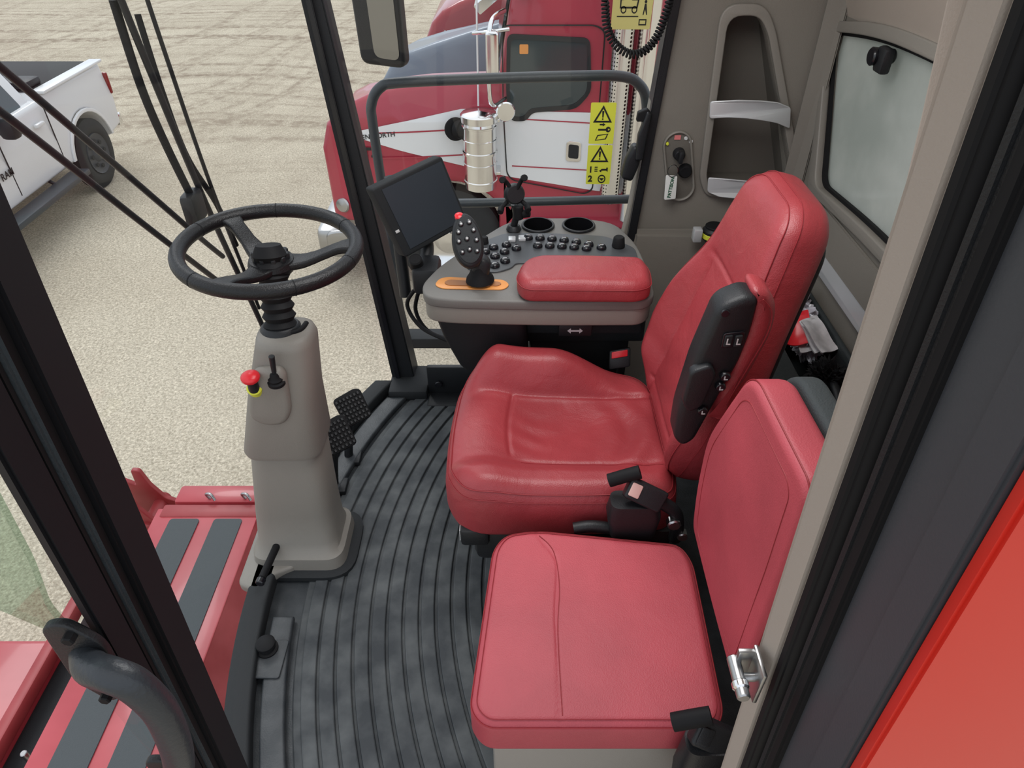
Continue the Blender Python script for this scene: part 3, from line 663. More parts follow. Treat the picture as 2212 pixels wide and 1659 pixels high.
box('buckle_body',(-.028,-.03,-.012),(.03,.022,.010),'black',e2,bev=.005,F=F);box('release_button',(-.022,.0,.008),(.022,.018,.014),'redbtn',e2,bev=.002,F=F)
tube('stalk',[(.288,1.485,.48),(.29,1.487,.45),(.29,1.489,.42)],.008,'black',e2)

# ---------------------------------------------------------------- training seat
ts=thing('training_seat','small red leather instructor seat with upright backrest','seat',(.15,.72,0))
box('base_cabinet',(-.035,.575,.0),(.345,.875,.355),'box_beige',ts,bev=.012)
box('seat_pan',(-.045,.56,.352),(.35,.895,.372),'black',ts,bev=.004)
TO=rnd([(-.072,.562),(-.045,.532),(.335,.532),(.352,.56),(.362,.86),(.345,.905),(.05,.942),(-.015,.930),(-.040,.89)],[.03,.045,.03,.03,.04,.05,.1,.04,.04],6)
def ht(x,y):
    edge=.004*G(x,.14,.25)*G(y,.72,.16)
    xs=.080+.010*sm(y,.72,.86)-.040*sm(y,.85,.94)
    cre=-.0020*G(x,xs,.0028)
    return edge+cre
tc_=pad('seat_cushion',TO,.368,.462,.018,ht,Fxy(0),'red_leather_inst',ts,n=240,K=90)
seam(tc_,[(.083,.55),(.083,.70),(.091,.80),(.084,.88),(.056,.922)],Fxy(0),ht,.462)
rimseam(tc_,TO,.018,.462,ht,Fxy(0),30,0,200,closed=True,rad=.0012)
rimseam(tc_,TO,.018,.462,ht,Fxy(0),70,0,200,closed=True,rad=.0008)
TB=rnd([(.565,.50),(.915,.50),(.935,.60),(.932,.735),(.820,.955),(.785,.980),(.58,.990),(.558,.975),(.552,.80)],[.03,.03,.05,.05,.04,.03,.015,.015,.05],6)
def htb(a,b):
    return .008*G(a,.74,.15)*G(b,.75,.2)
FT=lambda a,b,c:Vector((.362-.012*(b-.5)/.5-c,a,b))
tb=pad('backrest',TB,-.062,.0,.014,htb,FT,'red_leather_inst',ts,n=260,K=50)
rimseam(tb,TB,.014,0,htb,FT,30,0,200,closed=True,rad=.0012)
TB2=[(a*.80+.745*.20,b*.86+.74*.14) for a,b in TB]
P=[FT(a,b,htb(a,b)+.0002) for a,b in TB2];tube('stitching',P,.0008,'stitch',tb,n=5,smooth_path=False,closed=True)
plate('back_shell',[[(a*1.03-.745*.03,b*1.01-.007) for a,b in TB]],.040,lambda a,b,c:FT(a,b,-.081+c),'darkshell',ts,bev=.01)
e,F=buckle('seat_belt_buckle','black seat belt buckle at training seat side',(.312,.500,.50),1,win='black')
tube('roller_grip',[(.245,.505,.535),(.275,.505,.547),(.300,.505,.556)],.014,'rubber',e,n=14)
loft('boot',[(.28,.275,.345,.475,.520),(.40,.265,.35,.470,.522),(.49,.27,.35,.475,.520)],'black',e,.02)

# ---------------------------------------------------------------- console
co=thing('armrest_console','taupe and black control console with button keypad','control console',(.08,1.65,0))
CT=rnd([(-.228,1.52),(-.215,1.462),(-.15,1.448),(.10,1.438),(.32,1.44),(.352,1.47),(.355,1.60),(.345,1.74),(.30,1.875),(.20,1.905),(.04,1.905),(-.02,1.87),(-.10,1.76),(-.195,1.61)],[.03,.03,.1,.1,.03,.03,.05,.05,.05,.05,.05,.05,.05,.05],5)
cupx=(.075,.192);CR=.040
plate('upper_rim',[CT]+[circ(x,1.848,CR+.001,32) for x in cupx],.028,Fxy(.690),'console',co,bev=.006)
plate('side_band',[[((a-.07)*.985+.07,(b-1.64)*.98+1.64) for a,b in CT]]+[circ(x,1.848,CR,32) for x in cupx],.05,Fxy(.655),'taupe',co,bev=.006)
Bn=rnd([(-.205,1.485),(-.04,1.475),(.04,1.48),(.03,1.78),(-.06,1.74),(-.17,1.60)],.03,4)
n_=len(Bn);vs=[];fs=[]
for z,s,dx in ((.632,1,0),(.56,.93,.01),(.47,.80,.03),(.45,.72,.035)):
    for a,b in Bn: vs.append(((a+.07)*s-.07+dx,(b-1.62)*s+1.62+ (1-s)*-.10,z))
for q in range(3):
    for i in range(n_): fs.append((q*n_+i,q*n_+(i+1)%n_,(q+1)*n_+(i+1)%n_,(q+1)*n_+i))
fs.append(tuple(range(n_)));fs.append(tuple(3*n_+i for i in range(n_)))
mk('storage_bin',vs,fs,'black',co)
box('slide_rail',(.03,1.52,.555),(.34,1.54,.63),'black_m',co,bev=.004);box('slide_rail',(.02,1.56,.50),(.36,1.78,.60),'black_m',co,bev=.006)
box('pedestal',(.05,1.60,.0),(.33,1.80,.52),'black_m',co,bev=.01)
for x in (.06,.10,.25,.31): cyl('bolt',(x,1.522,.59),(x,1.515,.59),.007,.007,'gloss',co,n=8)
box('arrow_label',(.12,1.478,.575),(.205,1.50,.612),'black',co,bev=.003)
plate('arrow_mark',[[(.142,.593),(.151,.601),(.151,.5955),(.173,.5955),(.173,.601),(.182,.593),(.173,.585),(.173,.5905),(.151,.5905),(.151,.585)]],.001,Fxz(1.4773),'lightprint',co)
kp=plate('keypad_panel',[rnd([(-.135,1.66),(-.115,1.59),(-.04,1.575),(.0,1.60),(.01,1.625),(.335,1.625),(.335,1.71),(.26,1.78),(.10,1.798),(-.02,1.798),(-.095,1.735)],.02)],.006,Fxy(.7055),'panel',co,bev=.002)
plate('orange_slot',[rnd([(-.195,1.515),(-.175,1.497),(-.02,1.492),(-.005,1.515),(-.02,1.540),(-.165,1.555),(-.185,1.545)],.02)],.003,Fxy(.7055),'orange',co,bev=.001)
plate('slot_shade',[rnd([(-.172,1.522),(-.16,1.510),(-.035,1.506),(-.025,1.518),(-.035,1.528),(-.12,1.532),(-.160,1.538)],.012)],.003,Fxy(.7075),mat('orange_shadow',(.34,.14,.05),.6),co)  # darker orange plate: recess shading put into the colour, nothing cut open
BT=[]
for i in range(7): BT.append((.045+i*.033,1.762-.0016*i*i))
for i in range(5): BT.append((.070+i*.033,1.715-.001*i*i))
for (x,y) in ((-.10,1.655),(-.072,1.630),(-.045,1.655),(-.072,1.68),(-.018,1.63),(-.02,1.68),(-.05,1.705),(-.015,1.72),(.012,1.70),(-.045,1.605)): BT.append((x,y))
for x,y in BT:
    bt=lathe('button',[(.0135,0),(.0135,.004),(.0112,.009),(.008,.011),(.001,.0112)],(x,y,.7085),(0,0,1),'gloss',kp,n=20)
    box('button_mark',(x-.005,y-.0006,.7196),(x+.005,y+.0012,.7202),'lightprint',bt,bev=0)
for x in (.0,.028):
    box('rocker',(x-.01,1.740+x*.2,.708),(x+.010,1.765+x*.2,.716),'silver',kp,bev=.002)
cyl('rotary_knob',(.290,1.715,.708),(.290,1.715,.738),.018,.015,'rubber',kp,n=24)
cyl('rotary_knob',(-.075,1.735,.708),(-.075,1.735,.728),.011,.009,'rubber',kp,n=20)
for x in cupx:
    c=thing('cup_holder','round black plastic cup holder behind the keypad','cup holder',(x,1.848,.633),'pair of cup holders')
    lathe('cup',[(.0001,-.0700),(CR-.005,-.070),(CR-.001,.0),(CR,.006),(CR,.0075),(CR-.0005,-.002),(CR-.004,-.0715),(.0001,-.0715)],(x,1.848,.7045),(0,0,1),'void',c,n=40)
    tube('rim_ring',[(x+(CR+.004)*math.cos(2*math.pi*i/40),1.848+(CR+.004)*math.sin(2*math.pi*i/40),.7080) for i in range(40)],.004,'black',c,n=10,smooth_path=False,closed=True)
ap=thing('console_armrest','red stitched leather armrest pad on the console','armrest',(.17,1.5,.70))
AO=rnd([(.008,1.475),(.03,1.430),(.30,1.425),(.335,1.445),(.342,1.52),(.33,1.575),(.07,1.585),(.03,1.56)],[.03,.03,.04,.03,.03,.03,.04,.03],6)
ha=lambda x,y:.008*G(x,.17,.14)*G(y,1.5,.07)
F=Fxy(0)
a_=pad('cushion',AO,.706,.760,.024,ha,F,'red_leather',ap,n=200,K=30,rb=.012)
rimseam(a_,AO,.024,.760,ha,F,15,0,200,closed=True,rad=.0012)
js=thing('control_joystick','black multifunction joystick with buttons and red cap','joystick',(-.09,1.53,.712))
lathe('boot',[(.036,0),(.034,.008),(.026,.02),(.020,.035),(.016,.05)],(-.080,1.525,.714),(-.05,0,1),'rubber',js)
tube('stem',[(-.082,1.524,.745),(-.085,1.522,.765),(-.095,1.518,.79)],.016,'black',js,n=16)
plate('palm_rest',[rnd([(-.10,.726),(-.060,.722),(-.050,.765),(-.073,.785),(-.10,.76)],.015)],.042,Fxz(1.528),'black',js,bev=.012)
jn=Vector((.12,-.75,.62)).normalized();jb=Vector((-.16,.58,.75));jb=(jb-jn*jb.dot(jn)).normalized();ja=jb.cross(jn).normalized()
JC=Vector((-.107,1.512,.828))
HP=circ(0,0,.037,40,.066)
HP=[(a*(1-.10*b/.066),b) for a,b in HP]
FJ=Fr(JC,ja,jb,jn)
hd=plate('handle_head',[HP],.036,FJ,'black',js,bev=.012)
plate('face_panel',[[(a*.82,b*.86) for a,b in HP]],.004,lambda a,b,c:FJ(a,b,c+.0185),'black_m',hd,bev=.001)
for (a,b) in ((-.010,.038),(.010,.040),(-.019,.020),(.017,.020),(-.002,.002),(.020,-.004),(-.022,-.002),(.0,-.024),(.017,-.030),(-.018,-.028)):
    bt=lathe('button',[(.0062,0),(.0062,.004),(.004,.006),(.001,.006)],FJ(a,b,.020),jn,'gloss',hd,n=14)
    lathe('button_mark',[(.002,0),(.002,.0006),(.0001,.0007)],FJ(a,b,.0262),jn,'lightprint',bt,n=8)
lathe('red_button',[(.011,0),(.011,.006),(.008,.009),(.001,.010)],FJ(-.010,.058,.006),jn+jb*.6,'redbtn',hd,n=20)
mo=thing('display_monitor','dark touchscreen monitor tilted on a black bracket','monitor',(-.25,1.75,.60))
C=Vector((-.239,1.770,.798));a=Vector((.158,.173,.018)).normalized();b=Vector((-.062,-.0225,.2025)).normalized();nn=a.cross(b).normalized()
if nn.y>0: nn=-nn
FM=Fr(C,a,b,nn)
W2,H2=.121,.108
plate('housing',[rnd([(-W2,-H2),(W2,-H2),(W2,H2),(-W2,H2)],.010)],.034,lambda p,q,r:FM(p,q,r-.017),'black_m',mo,bev=.005)
plate('screen',[[(-W2+.024,-H2+.018),(W2-.010,-H2+.018),(W2-.010,H2-.012),(-W2+.024,H2-.012)]],.002,lambda p,q,r:FM(p,q,r+.0008),'screen',mo)
box('usb_slot',(-W2+.006,-.03,0),(-W2+.018,-.022,.003),'lightprint',mo,F=FM,bev=.001)
plate('rear_case',[rnd([(-.09,-.08),(.09,-.08),(.09,.08),(-.09,.08)],.02)],.03,lambda p,q,r:FM(p,q,r-.045),'black_m',mo,bev=.01)
tube('arm',[FM(0,-.06,-.05),FM(-.02,-.13,-.04),(-.245,1.72,.62),(-.21,1.66,.62)],.020,'black',mo,n=14)
box('mount_block',(-.275,1.66,.585),(-.20,1.76,.665),'black',mo,bev=.015)
tube('mount_rail',[(-.32,1.80,.50),(-.33,1.84,.70),(-.335,1.85,.85)],.018,'black',mo)
cyl('clamp_knob',(-.262,1.70,.655),(-.262,1.68,.69),.020,.018,'rubber',mo,n=16)
tube('cable',[(-.27,1.72,.58),(-.31,1.75,.50),(-.27,1.72,.44),(-.18,1.66,.43)],.006,'rubber',mo)
tube('cable',[(-.26,1.74,.58),(-.29,1.77,.47),(-.25,1.74,.41),(-.16,1.70,.40)],.006,'rubber',mo)
pm=thing('phone_holder','black spring claw phone holder on ball mount','phone holder',(.005,1.83,.70))
cyl('base',(.005,1.82,.706),(.005,1.82,.722),.022,.018,'black',pm);tube('stem',[(.005,1.82,.72),(.012,1.815,.755),(.006,1.81,.79)],.010,'black',pm)
cyl('clamp',(.018,1.80,.75),(.018,1.80,.79),.014,.014,'rubber',pm);cyl('knob',(.03,1.80,.765),(.05,1.795,.768),.012,.010,'rubber',pm,n=12)
cyl('disc',(.005,1.81,.82),(.010,1.79,.825),.029,.027,'black',pm,n=28)
for dx,dz in ((-.030,.045),(.024,.050),(-.036,-.035),(.034,-.03)):
    tube('claw',[(.007,1.80,.822),(.007+dx*.7,1.798,.822+dz*.75),(.007+dx,1.79,.822+dz),(.007+dx*1.05,1.775,.822+dz*1.1)],.006,'rubber',pm,n=8)
    cyl('claw_tip',(.007+dx,1.79,.822+dz),(.007+dx*1.1,1.772,.822+dz*1.15),.009,.009,'rubber',pm,n=10)

# ---------------------------------------------------------------- key panel
kn=thing('ignition_panel','taupe ignition key panel with key and switches','ignition panel',(.49,1.99,.72))
def caps(x0,z0,x1,z1,r,n=12):
    a=math.atan2(z1-z0,x1-x0);P=[]
    for i in range(n+1): t=a-math.pi/2+math.pi*i/n;P.append((x1+r*math.cos(t),z1+r*math.sin(t)))
    for i in range(n+1): t=a+math.pi/2+math.pi*i/n;P.append((x0+r*math.cos(t),z0+r*math.sin(t)))
    return P
plate('bezel',[caps(.507,.757,.478,.885,.042),caps(.507,.757,.478,.885,.035)],.016,Fxz(2.0),'taupe',kn,bev=.004)
plate('face',[caps(.507,.757,.478,.885,.037)],.008,Fxz(2.003),'taupe_dd',kn,bev=.002)
cyl('key_switch',(.485,2.0,.862),(.485,1.975,.862),.018,.016,'black',kn,n=20);box('key',(.479,1.955,.845),(.491,1.978,.880),'black',kn,bev=.003)
cyl('socket_cap',(.510,2.0,.812),(.510,1.978,.812),.021,.019,'rubber',kn,n=20)
box('red_symbol',(.466,1.996,.902),(.484,1.9985,.914),mat('pinkred',(.7,.2,.2),.5),kn,bev=0);cyl('yellow_lamp',(.448,2.0,.89),(.448,1.992,.89),.005,.004,'yellow',kn,n=12)
for x,z in ((.500,.905),(.516,.895)): cyl('symbol_ring',(x,2.0,z),(x,1.996,z),.006,.005,'lightprint',kn,n=14)
N=24;tube('key_ring',[(.468+.015*math.cos(2*math.pi*i/N),1.965,.822+.018*math.sin(2*math.pi*i/N)) for i in range(N)],.0013,'chrome',kn,n=6,smooth_path=False,closed=True)
kt=thing('key_tag','white plastic key tag with green lettering','key tag',(.47,1.97,.74))
plate('tag_body',[rnd([(.450,.808),(.484,.806),(.489,.735),(.455,.732)],.005)],.004,Fxz(1.968),'whitepl',kt,bev=.001)
F=Fr((.470,1.9655,.771),Vector((.06,0,1)),Vector((-1,0,.06)),Vector((0,-1,0)))
text('tag_lettering','PATTISON',.0135,F,mat('dark_green',(.02,.10,.05),.6),kt,bold=.0004)

# ---------------------------------------------------------------- right window items
dc=thing('safety_decal','yellow safety decal with warning triangles on the side window','warning decal',(.26,2.03,.76))
def dplate(nm,lp,mt,layer=1): plate(nm,lp,.0008,lambda a,b,c:(.26+(a-.26)*.9,2.031-.0012*layer+c,b),mt,dc,smooth=False)
dplate('sheet',[rnd([(.220,.878),(.300,.878),(.300,.995),(.220,.995)],.004)],'yellow',1)
dplate('sheet',[rnd([(.220,.755),(.300,.755),(.300,.874),(.220,.874)],.004)],'yellow',1)
for zc in (.962,.846):
    dplate('warning_triangle',[[(.230,zc-.022),(.290,zc-.022),(.260,zc+.026)],[(.239,zc-.0172),(.281,zc-.0172),(.260,zc+.0165)]],'print',2)
    dplate('exclamation_mark',[[(.2580,zc-.008),(.2620,zc-.008),(.2632,zc+.010),(.2568,zc+.010)]],'print',2)
    dplate('exclamation_mark',[circ(.26,zc-.0125,.0024,12)],'print',2)
dplate('key_symbol',[circ(.280,.920,.008,16),circ(.282,.920,.003,10)],'print',2);dplate('key_symbol',[[(.248,.917),(.273,.917),(.273,.922),(.248,.922)]],'print',2)
dplate('arrow_symbol',[[(.252,.932),(.262,.932),(.262,.929),(.270,.934),(.262,.939),(.262,.936),(.252,.936)]],'print',2)
dplate('manual_symbol',[[(.240,.888),(.275,.892),(.282,.908),(.247,.904)],[(.244,.890),(.272,.8935),(.278,.906),(.249,.9015)]],'print',2)
Fd=Fr((.236,2.0285,.800),(1,0,0),(0,0,1),(0,-1,0));text('number_one','1',.026,Fd,'print',dc,bold=.0008)
Fd=Fr((.236,2.0285,.772),(1,0,0),(0,0,1),(0,-1,0));text('number_two','2',.026,Fd,'print',dc,bold=.0008)
dplate('horn_symbol',[[(.262,.797),(.270,.803),(.285,.803),(.285,.807),(.290,.807),(.290,.794),(.285,.798),(.270,.798),(.268,.793)]],'print',2)
for k_ in range(3): dplate('signal_lines',[[(.246,.795+k_*.006),(.256,.795+k_*.006),(.256,.7975+k_*.006),(.246,.7975+k_*.006)]],'print',2)
dplate('rpm_symbol',[circ(.272,.772,.013,20),circ(.272,.772,.0095,16)],'print',2);dplate('rpm_symbol',[[(.264,.774),(.280,.774),(.272,.766)]],'print',2)
sg=thing('instruction_decal','pale yellow decal with ladder and machine pictogram','decal',(.32,2.03,1.17))
def splate(nm,lp,mt,layer=1): plate(nm,lp,.0008,lambda a,b,c:(.262+(a-.262)*.84,2.031-.0012*layer+c,b+.018),mt,sg,smooth=False)
splate('sheet',[rnd([(.262,1.165),(.385,1.165),(.392,1.36),(.262,1.36)],.005)],'yellowpl',1)
splate('machine_symbol',[[(.285,1.215),(.340,1.215),(.344,1.238),(.325,1.238),(.322,1.258),(.298,1.258),(.295,1.24),(.285,1.238)],[(.289,1.219),(.336,1.219),(.339,1.234),(.321,1.234),(.318,1.254),(.302,1.254),(.299,1.236),(.289,1.234)]],'print',2)
for x in (.297,.331): splate('wheel_symbol',[circ(x,1.212,.009,16),circ(x,1.212,.006,12)],'print',2)
splate('baseline_symbol',[[(.278,1.195),(.345,1.195),(.345,1.1975),(.278,1.1975)]],'print',2)
splate('person_symbol',[[(.358,1.200),(.361,1.200),(.364,1.214),(.369,1.200),(.372,1.200),(.367,1.226),(.362,1.226)]],'print',2);splate('person_symbol',[circ(.3645,1.231,.004,12)],'print',2)
splate('manual_symbol',[[(.348,1.175),(.372,1.175),(.372,1.190),(.348,1.190)],[(.351,1.178),(.369,1.178),(.369,1.187),(.351,1.187)]],'print',2)
wh_=thing('side_latch','black plastic emergency exit latch beside the side glass','window latch',(.36,1.97,.78))
plate('base',[rnd([(.318,.80),(.352,.79),(.368,.84),(.372,.89),(.345,.90),(.328,.86)],.012)],.04,Fxz(1.975),'black',wh_,bev=.01)
plate('lever',[rnd([(.352,.86),(.372,.86),(.382,.99),(.370,.995),(.352,.93)],.006)],.025,Fxz(1.955),'black',wh_,bev=.005)
plate('catch',[rnd([(.345,.965),(.385,.965),(.387,.985),(.372,1.0),(.347,.99)],.004)],.02,Fxz(1.965),'rubber',wh_,bev=.003)
path=catmull([(.225,1.90,1.38),(.228,1.90,1.26),(.245,1.90,1.195),(.285,1.90,1.158),(.325,1.90,1.155),(.358,1.90,1.185),(.378,1.90,1.245),(.395,1.90,1.34),(.40,1.90,1.42)],60)
P=[];acc=0
for i in range(len(path)-1):
    t=(path[i+1]-path[i]);acc+=t.length;tt=t.normalized();x=Vector((0,1,0));y=tt.cross(x)
    a=acc/.0085*2*math.pi
    P.append(path[i]+(x*math.cos(a)+y*math.sin(a))*.0085)
cdm=tube('coiled_cord',P,.0032,'rubber',n=6,smooth_path=False);tag(cdm,'black coiled radio microphone cord hanging in a loop','coiled cord')

# ---------------------------------------------------------------- outside fittings
rl=thing('platform_handrail','black steel tube handrail outside the side window','handrail',(0,2.42,-.1))
tube('upper_rail',[(-.455,2.40,-.05),(-.465,2.40,.45),(-.474,2.40,.80),(-.470,2.40,.88),(-.435,2.40,.932),(-.37,2.40,.948),(-.1,2.40,.960),(.20,2.40,.968),(.35,2.40,.968),(.415,2.40,.945),(.45,2.40,.88),(.46,2.40,.7),(.46,2.40,.3),(.46,2.40,-.05)],.017,'rail',rl,n=16)
tube('lower_rail',[(-.465,2.40,.525),(-.1,2.40,.53),(.46,2.40,.545)],.016,'rail',rl,n=14)
box('platform',(-.1,2.12,-.10),(1.0,2.6,-.05),'black_m',rl,bev=.01)
box('platform_support',(-.5,2.36,-.10),(-.1,2.44,-.05),'black_m',rl,bev=.006)
wm=thing('side_mirror','black exterior rear-view mirror on an arm','mirror',(-.41,2.40,1.02))
Fmm=Fr((-.41,2.40,1.155),Vector((.955,-.30,0)),Vector((-.03,0,1)),Vector((-.30,-.955,0)))
plate('housing',[rnd([(-.080,-.15),(.075,-.155),(.085,.26),(-.082,.26)],.03)],.05,Fmm,'black',wm,bev=.012)
plate('mirror_glass',[rnd([(-.025,-.125),(.062,-.130),(.068,.24),(-.025,.24)],.025)],.003,lambda p,q,r:Fmm(p,q,r+.026),mat('mirror_glass',(.28,.28,.28),.15,1),wm)
wi=thing('windshield_wiper','long black pantograph windshield wiper with blade','wiper',(-.75,1.7,.4))
tube('arm',[(-.755,1.50,1.40),(-.752,1.53,1.22),(-.750,1.60,.90),(-.745,1.71,.50),(-.74,1.73,.40)],.0075,'black',wi,n=8)
tube('arm',[(-.750,1.60,1.43),(-.748,1.615,1.22),(-.745,1.65,.90),(-.742,1.73,.50)],.005,'black',wi,n=8)
tube('blade',[(-.775,1.52,1.34),(-.772,1.515,1.18),(-.765,1.53,1.05),(-.755,1.56,.90)],.009,'rubber',wi,n=8)
tube('blade_spine',[(-.775,1.60,1.30),(-.765,1.585,1.15),(-.76,1.60,1.0),(-.75,1.66,.86),(-.745,1.70,.72)],.007,'rubber',wi,n=8)
box('pivot_block',(-.775,1.52,.86),(-.74,1.59,.935),'black',wi,bev=.012)
wi=thing('windshield_wiper','long black parallel-link wiper arm across the windshield','wiper',(-.75,1.3,.4))
tube('arm',[(-.750,1.02,1.40),(-.7493,1.18,1.22),(-.748,1.36,1.015),(-.746,1.52,.83),(-.744,1.60,.74)],.0065,'black',wi,n=8)
tube('arm',[(-.750,.97,1.36),(-.7493,1.11,1.20),(-.748,1.28,1.0),(-.746,1.44,.815),(-.744,1.54,.70)],.0065,'black',wi,n=8)

dk=thing('front_deck','red painted steel deck with black anti-slip strips','machine deck',(-1.3,1,-.7))
box('deck_plate',(-1.47,-.6,-.64),(-1.045,1.93,-.605),'deckred',dk,bev=.006)
for x0,x1 in ((-1.395,-1.275),(-1.215,-1.10)): plate('anti_slip_strip',[rnd([(x0,-.5),(x1,-.5),(x1,1.87),(x0,1.87)],.015)],.004,Fxy(-.602),'grip',dk)
mk('side_slope',[(-1.045,-.6,-.61),(-1.045,1.93,-.61),(-.93,1.85,-.80),(-.93,-.6,-.80),(-.80,1.70,-.82),(-.80,-.6,-.82),(-.80,-.6,-1.2),(-.80,1.7,-1.2)],[(0,1,2,3),(3,2,4,5),(5,4,7,6)],'deckred_d',dk,ang=20)
box('end_plate',(-1.45,1.88,-.80),(-.98,1.95,-.60),'deckred_d',dk,bev=.01)
box('channel',(-1.60,-.6,-.75),(-1.47,1.80,-.70),'black_m',dk,bev=.004)
box('side_beam',(-2.10,-.6,-.80),(-1.60,1.35,-.63),'deckred',dk,bev=.02)
box('edge_bar',(-1.62,-.6,-.66),(-1.58,1.75,-.60),'deckred_d',dk,bev=.008)
cyl('bolt',(-1.49,.95,-.65),(-1.49,.95,-.60),.010,.010,'steel',dk,n=12)
hb_=thing('hinge_bracket','red steel hinge bracket with hydraulic rod and fittings','bracket',(-1.5,2.0,-.85))
for y in (1.97,2.10): plate('lug',[rnd([(-1.70,-.90),(-1.48,-.92),(-1.46,-.76),(-1.54,-.72),(-1.58,-.64),(-1.60,-.55),(-1.635,-.545),(-1.64,-.64),(-1.70,-.60),(-1.72,-.62),(-1.68,-.72)],.012)],.022,Fxz(y),'deckred_d',hb_,bev=.004)
cyl('pin',(-1.57,1.94,-.76),(-1.57,2.14,-.76),.032,.032,'deckred_d',hb_)
cyl('hydraulic_rod',(-1.50,1.98,-.715),(-1.36,1.98,-.710),.014,.014,'chrome',hb_)
box('cross_beam',(-1.42,1.96,-.75),(-1.0,2.06,-.60),'deckred',hb_,bev=.015)
for x in (-1.27,-1.12): 
    tube('fitting',[(x,1.98,-.60),(x-.01,1.98,-.575),(x+.015,1.97,-.565),(x+.03,1.96,-.59)],.006,'steel',hb_,n=8)

# ---------------------------------------------------------------- pickup
pk=thing('pickup_truck','white crew-cab pickup truck parked on gravel','pickup truck',(-6.2,7,-2))
def arch(cy,cz,r,z,n=14):
    a0=math.asin((z-cz)/r);return [(cy+r*math.cos(math.pi-a0-(math.pi-2*a0)*i/n),cz+r*math.sin(math.pi-a0-(math.pi-2*a0)*i/n)) for i in range(n+1)]
zb=-1.52
rw_,fw_=8.62,4.75
prof_=[(3.75,zb)]+arch(fw_,-1.57,.49,zb)+arch(rw_,-1.57,.49,zb)+[(9.42,zb+.05),(9.47,-1.15),(9.44,-.72),(8.02,-.70),(7.98,-.76),(5.75,-.80),(5.2,-.86),(3.85,-.95),(3.7,-1.1)]
plate('body',[prof_],1.98,lambda a,b,c:(-6.2+c*(1-.05*max(0,(b+1.2))/.5),a,b),'white',pk,bev=.05)
gh_=[(7.98,-.80),(7.90,-.40),(7.75,-.335),(6.2,-.335),(5.95,-.37),(5.35,-.82)]
plate('cab_roof',[gh_],1.72,lambda a,b,c:(-6.2+c*(1-.22*max(0,(b+.80))/.46),a,b),'white',pk,bev=.04)
for lp in ([(7.78,-.78),(7.72,-.44),(7.05,-.42),(7.05,-.78)],[(6.97,-.78),(6.97,-.42),(6.25,-.43),(5.7,-.80)]):
    plate('side_window',[rnd(lp,.05)],.01,lambda a,b,c:(-5.328-.40*max(0,(b+.80))+c,a,b),'darkglass',pk)
plate('rear_window',[rnd([(-6.85,-.74),(-5.55,-.74),(-5.62,-.42),(-6.78,-.42)],.06)],.01,lambda a,b,c:(a,8.0-.18*(b+.80)+c,b),'darkglass',pk)
box('bed_liner',(-7.0,8.08,-.72),(-5.38,9.36,-.685),'black_m',pk,bev=.01)
box('bed_rail_cap',(-5.36,8.05,-.71),(-5.20,9.44,-.675),'white',pk,bev=.012);box('bed_rail_cap',(-7.2,8.05,-.71),(-7.04,9.44,-.675),'black_m',pk,bev=.012)
box('toolbox',(-7.0,8.1,-.69),(-5.40,8.40,-.60),'black',pk,bev=.03)
box('tail_light',(-5.27,9.42,-1.10),(-5.205,9.475,-.84),mat('dark_red_lens',(.25,.01,.01),.2),pk,bev=.02)
box('rear_bumper',(-7.15,9.45,-1.52),(-5.25,9.56,-1.36),'chrome',pk,bev=.03)
for cy in (rw_,fw_):
    for cx,s in ((-5.22,1),(-7.18,-1)):
        w_=lathe('wheel',[(.22,-.14),(.36,-.14),(.41,-.10),(.415,0),(.41,.0),(.36,.03),(.26,.03),(.24,.015),(.001,.0)],(cx,cy,-1.585),(s,0,0),'tire',pk,n=40)
        lathe('rim',[(.245,.0),(.24,.035),(.21,.02),(.10,.015),(.07,.04),(.001,.045)],(cx,cy,-1.585),(s,0,0),'grayjamb',w_,n=30)
        for i in range(8):
            a=2*math.pi*i/8;c=Vector((cx+s*.03,cy+.15*math.cos(a),-1.585+.15*math.sin(a)));cyl('rim_hole',c,c+Vector((s*.01,0,0)),.028,.028,'tire',w_,n=10)
box('running_board',(-5.22,5.35,-1.62),(-5.02,8.05,-1.55),'rail',pk,bev=.02)
for y in (6.0,7.6): tube('step_bracket',[(-5.3,y,-1.5),(-5.15,y,-1.6)],.02,'black',pk)
plate('fender_flare',[arch(rw_,-1.57,.52,-1.5)+list(reversed(arch(rw_,-1.57,.475,-1.5)))],.03,lambda a,b,c:(-5.205+c,a,b),'white',pk,bev=.008)
for y in (7.02,7.95,6.0): box('door_gap',(-5.215,y-.006,-1.45),(-5.207,y+.006,-.80),'print',pk,bev=0)
for y in (7.75,6.85): box('door_handle',(-5.215,y-.09,-.96),(-5.17,y+.07,-.92),'white',pk,bev=.012)
box('door_mirror',(-5.12,6.95,-.85),(-4.95,7.10,-.62),'black',pk,bev=.05);tube('mirror_arm',[(-5.3,7.05,-.80),(-5.1,7.02,-.78)],.03,'black',pk)
F=Fr((-5.195,6.93,-1.185),Vector((0,1,0)),Vector((0,0,1)),Vector((1,0,0)));text('door_lettering','RAM',.10,F,'print',pk,bold=.003,spacing=1.1)

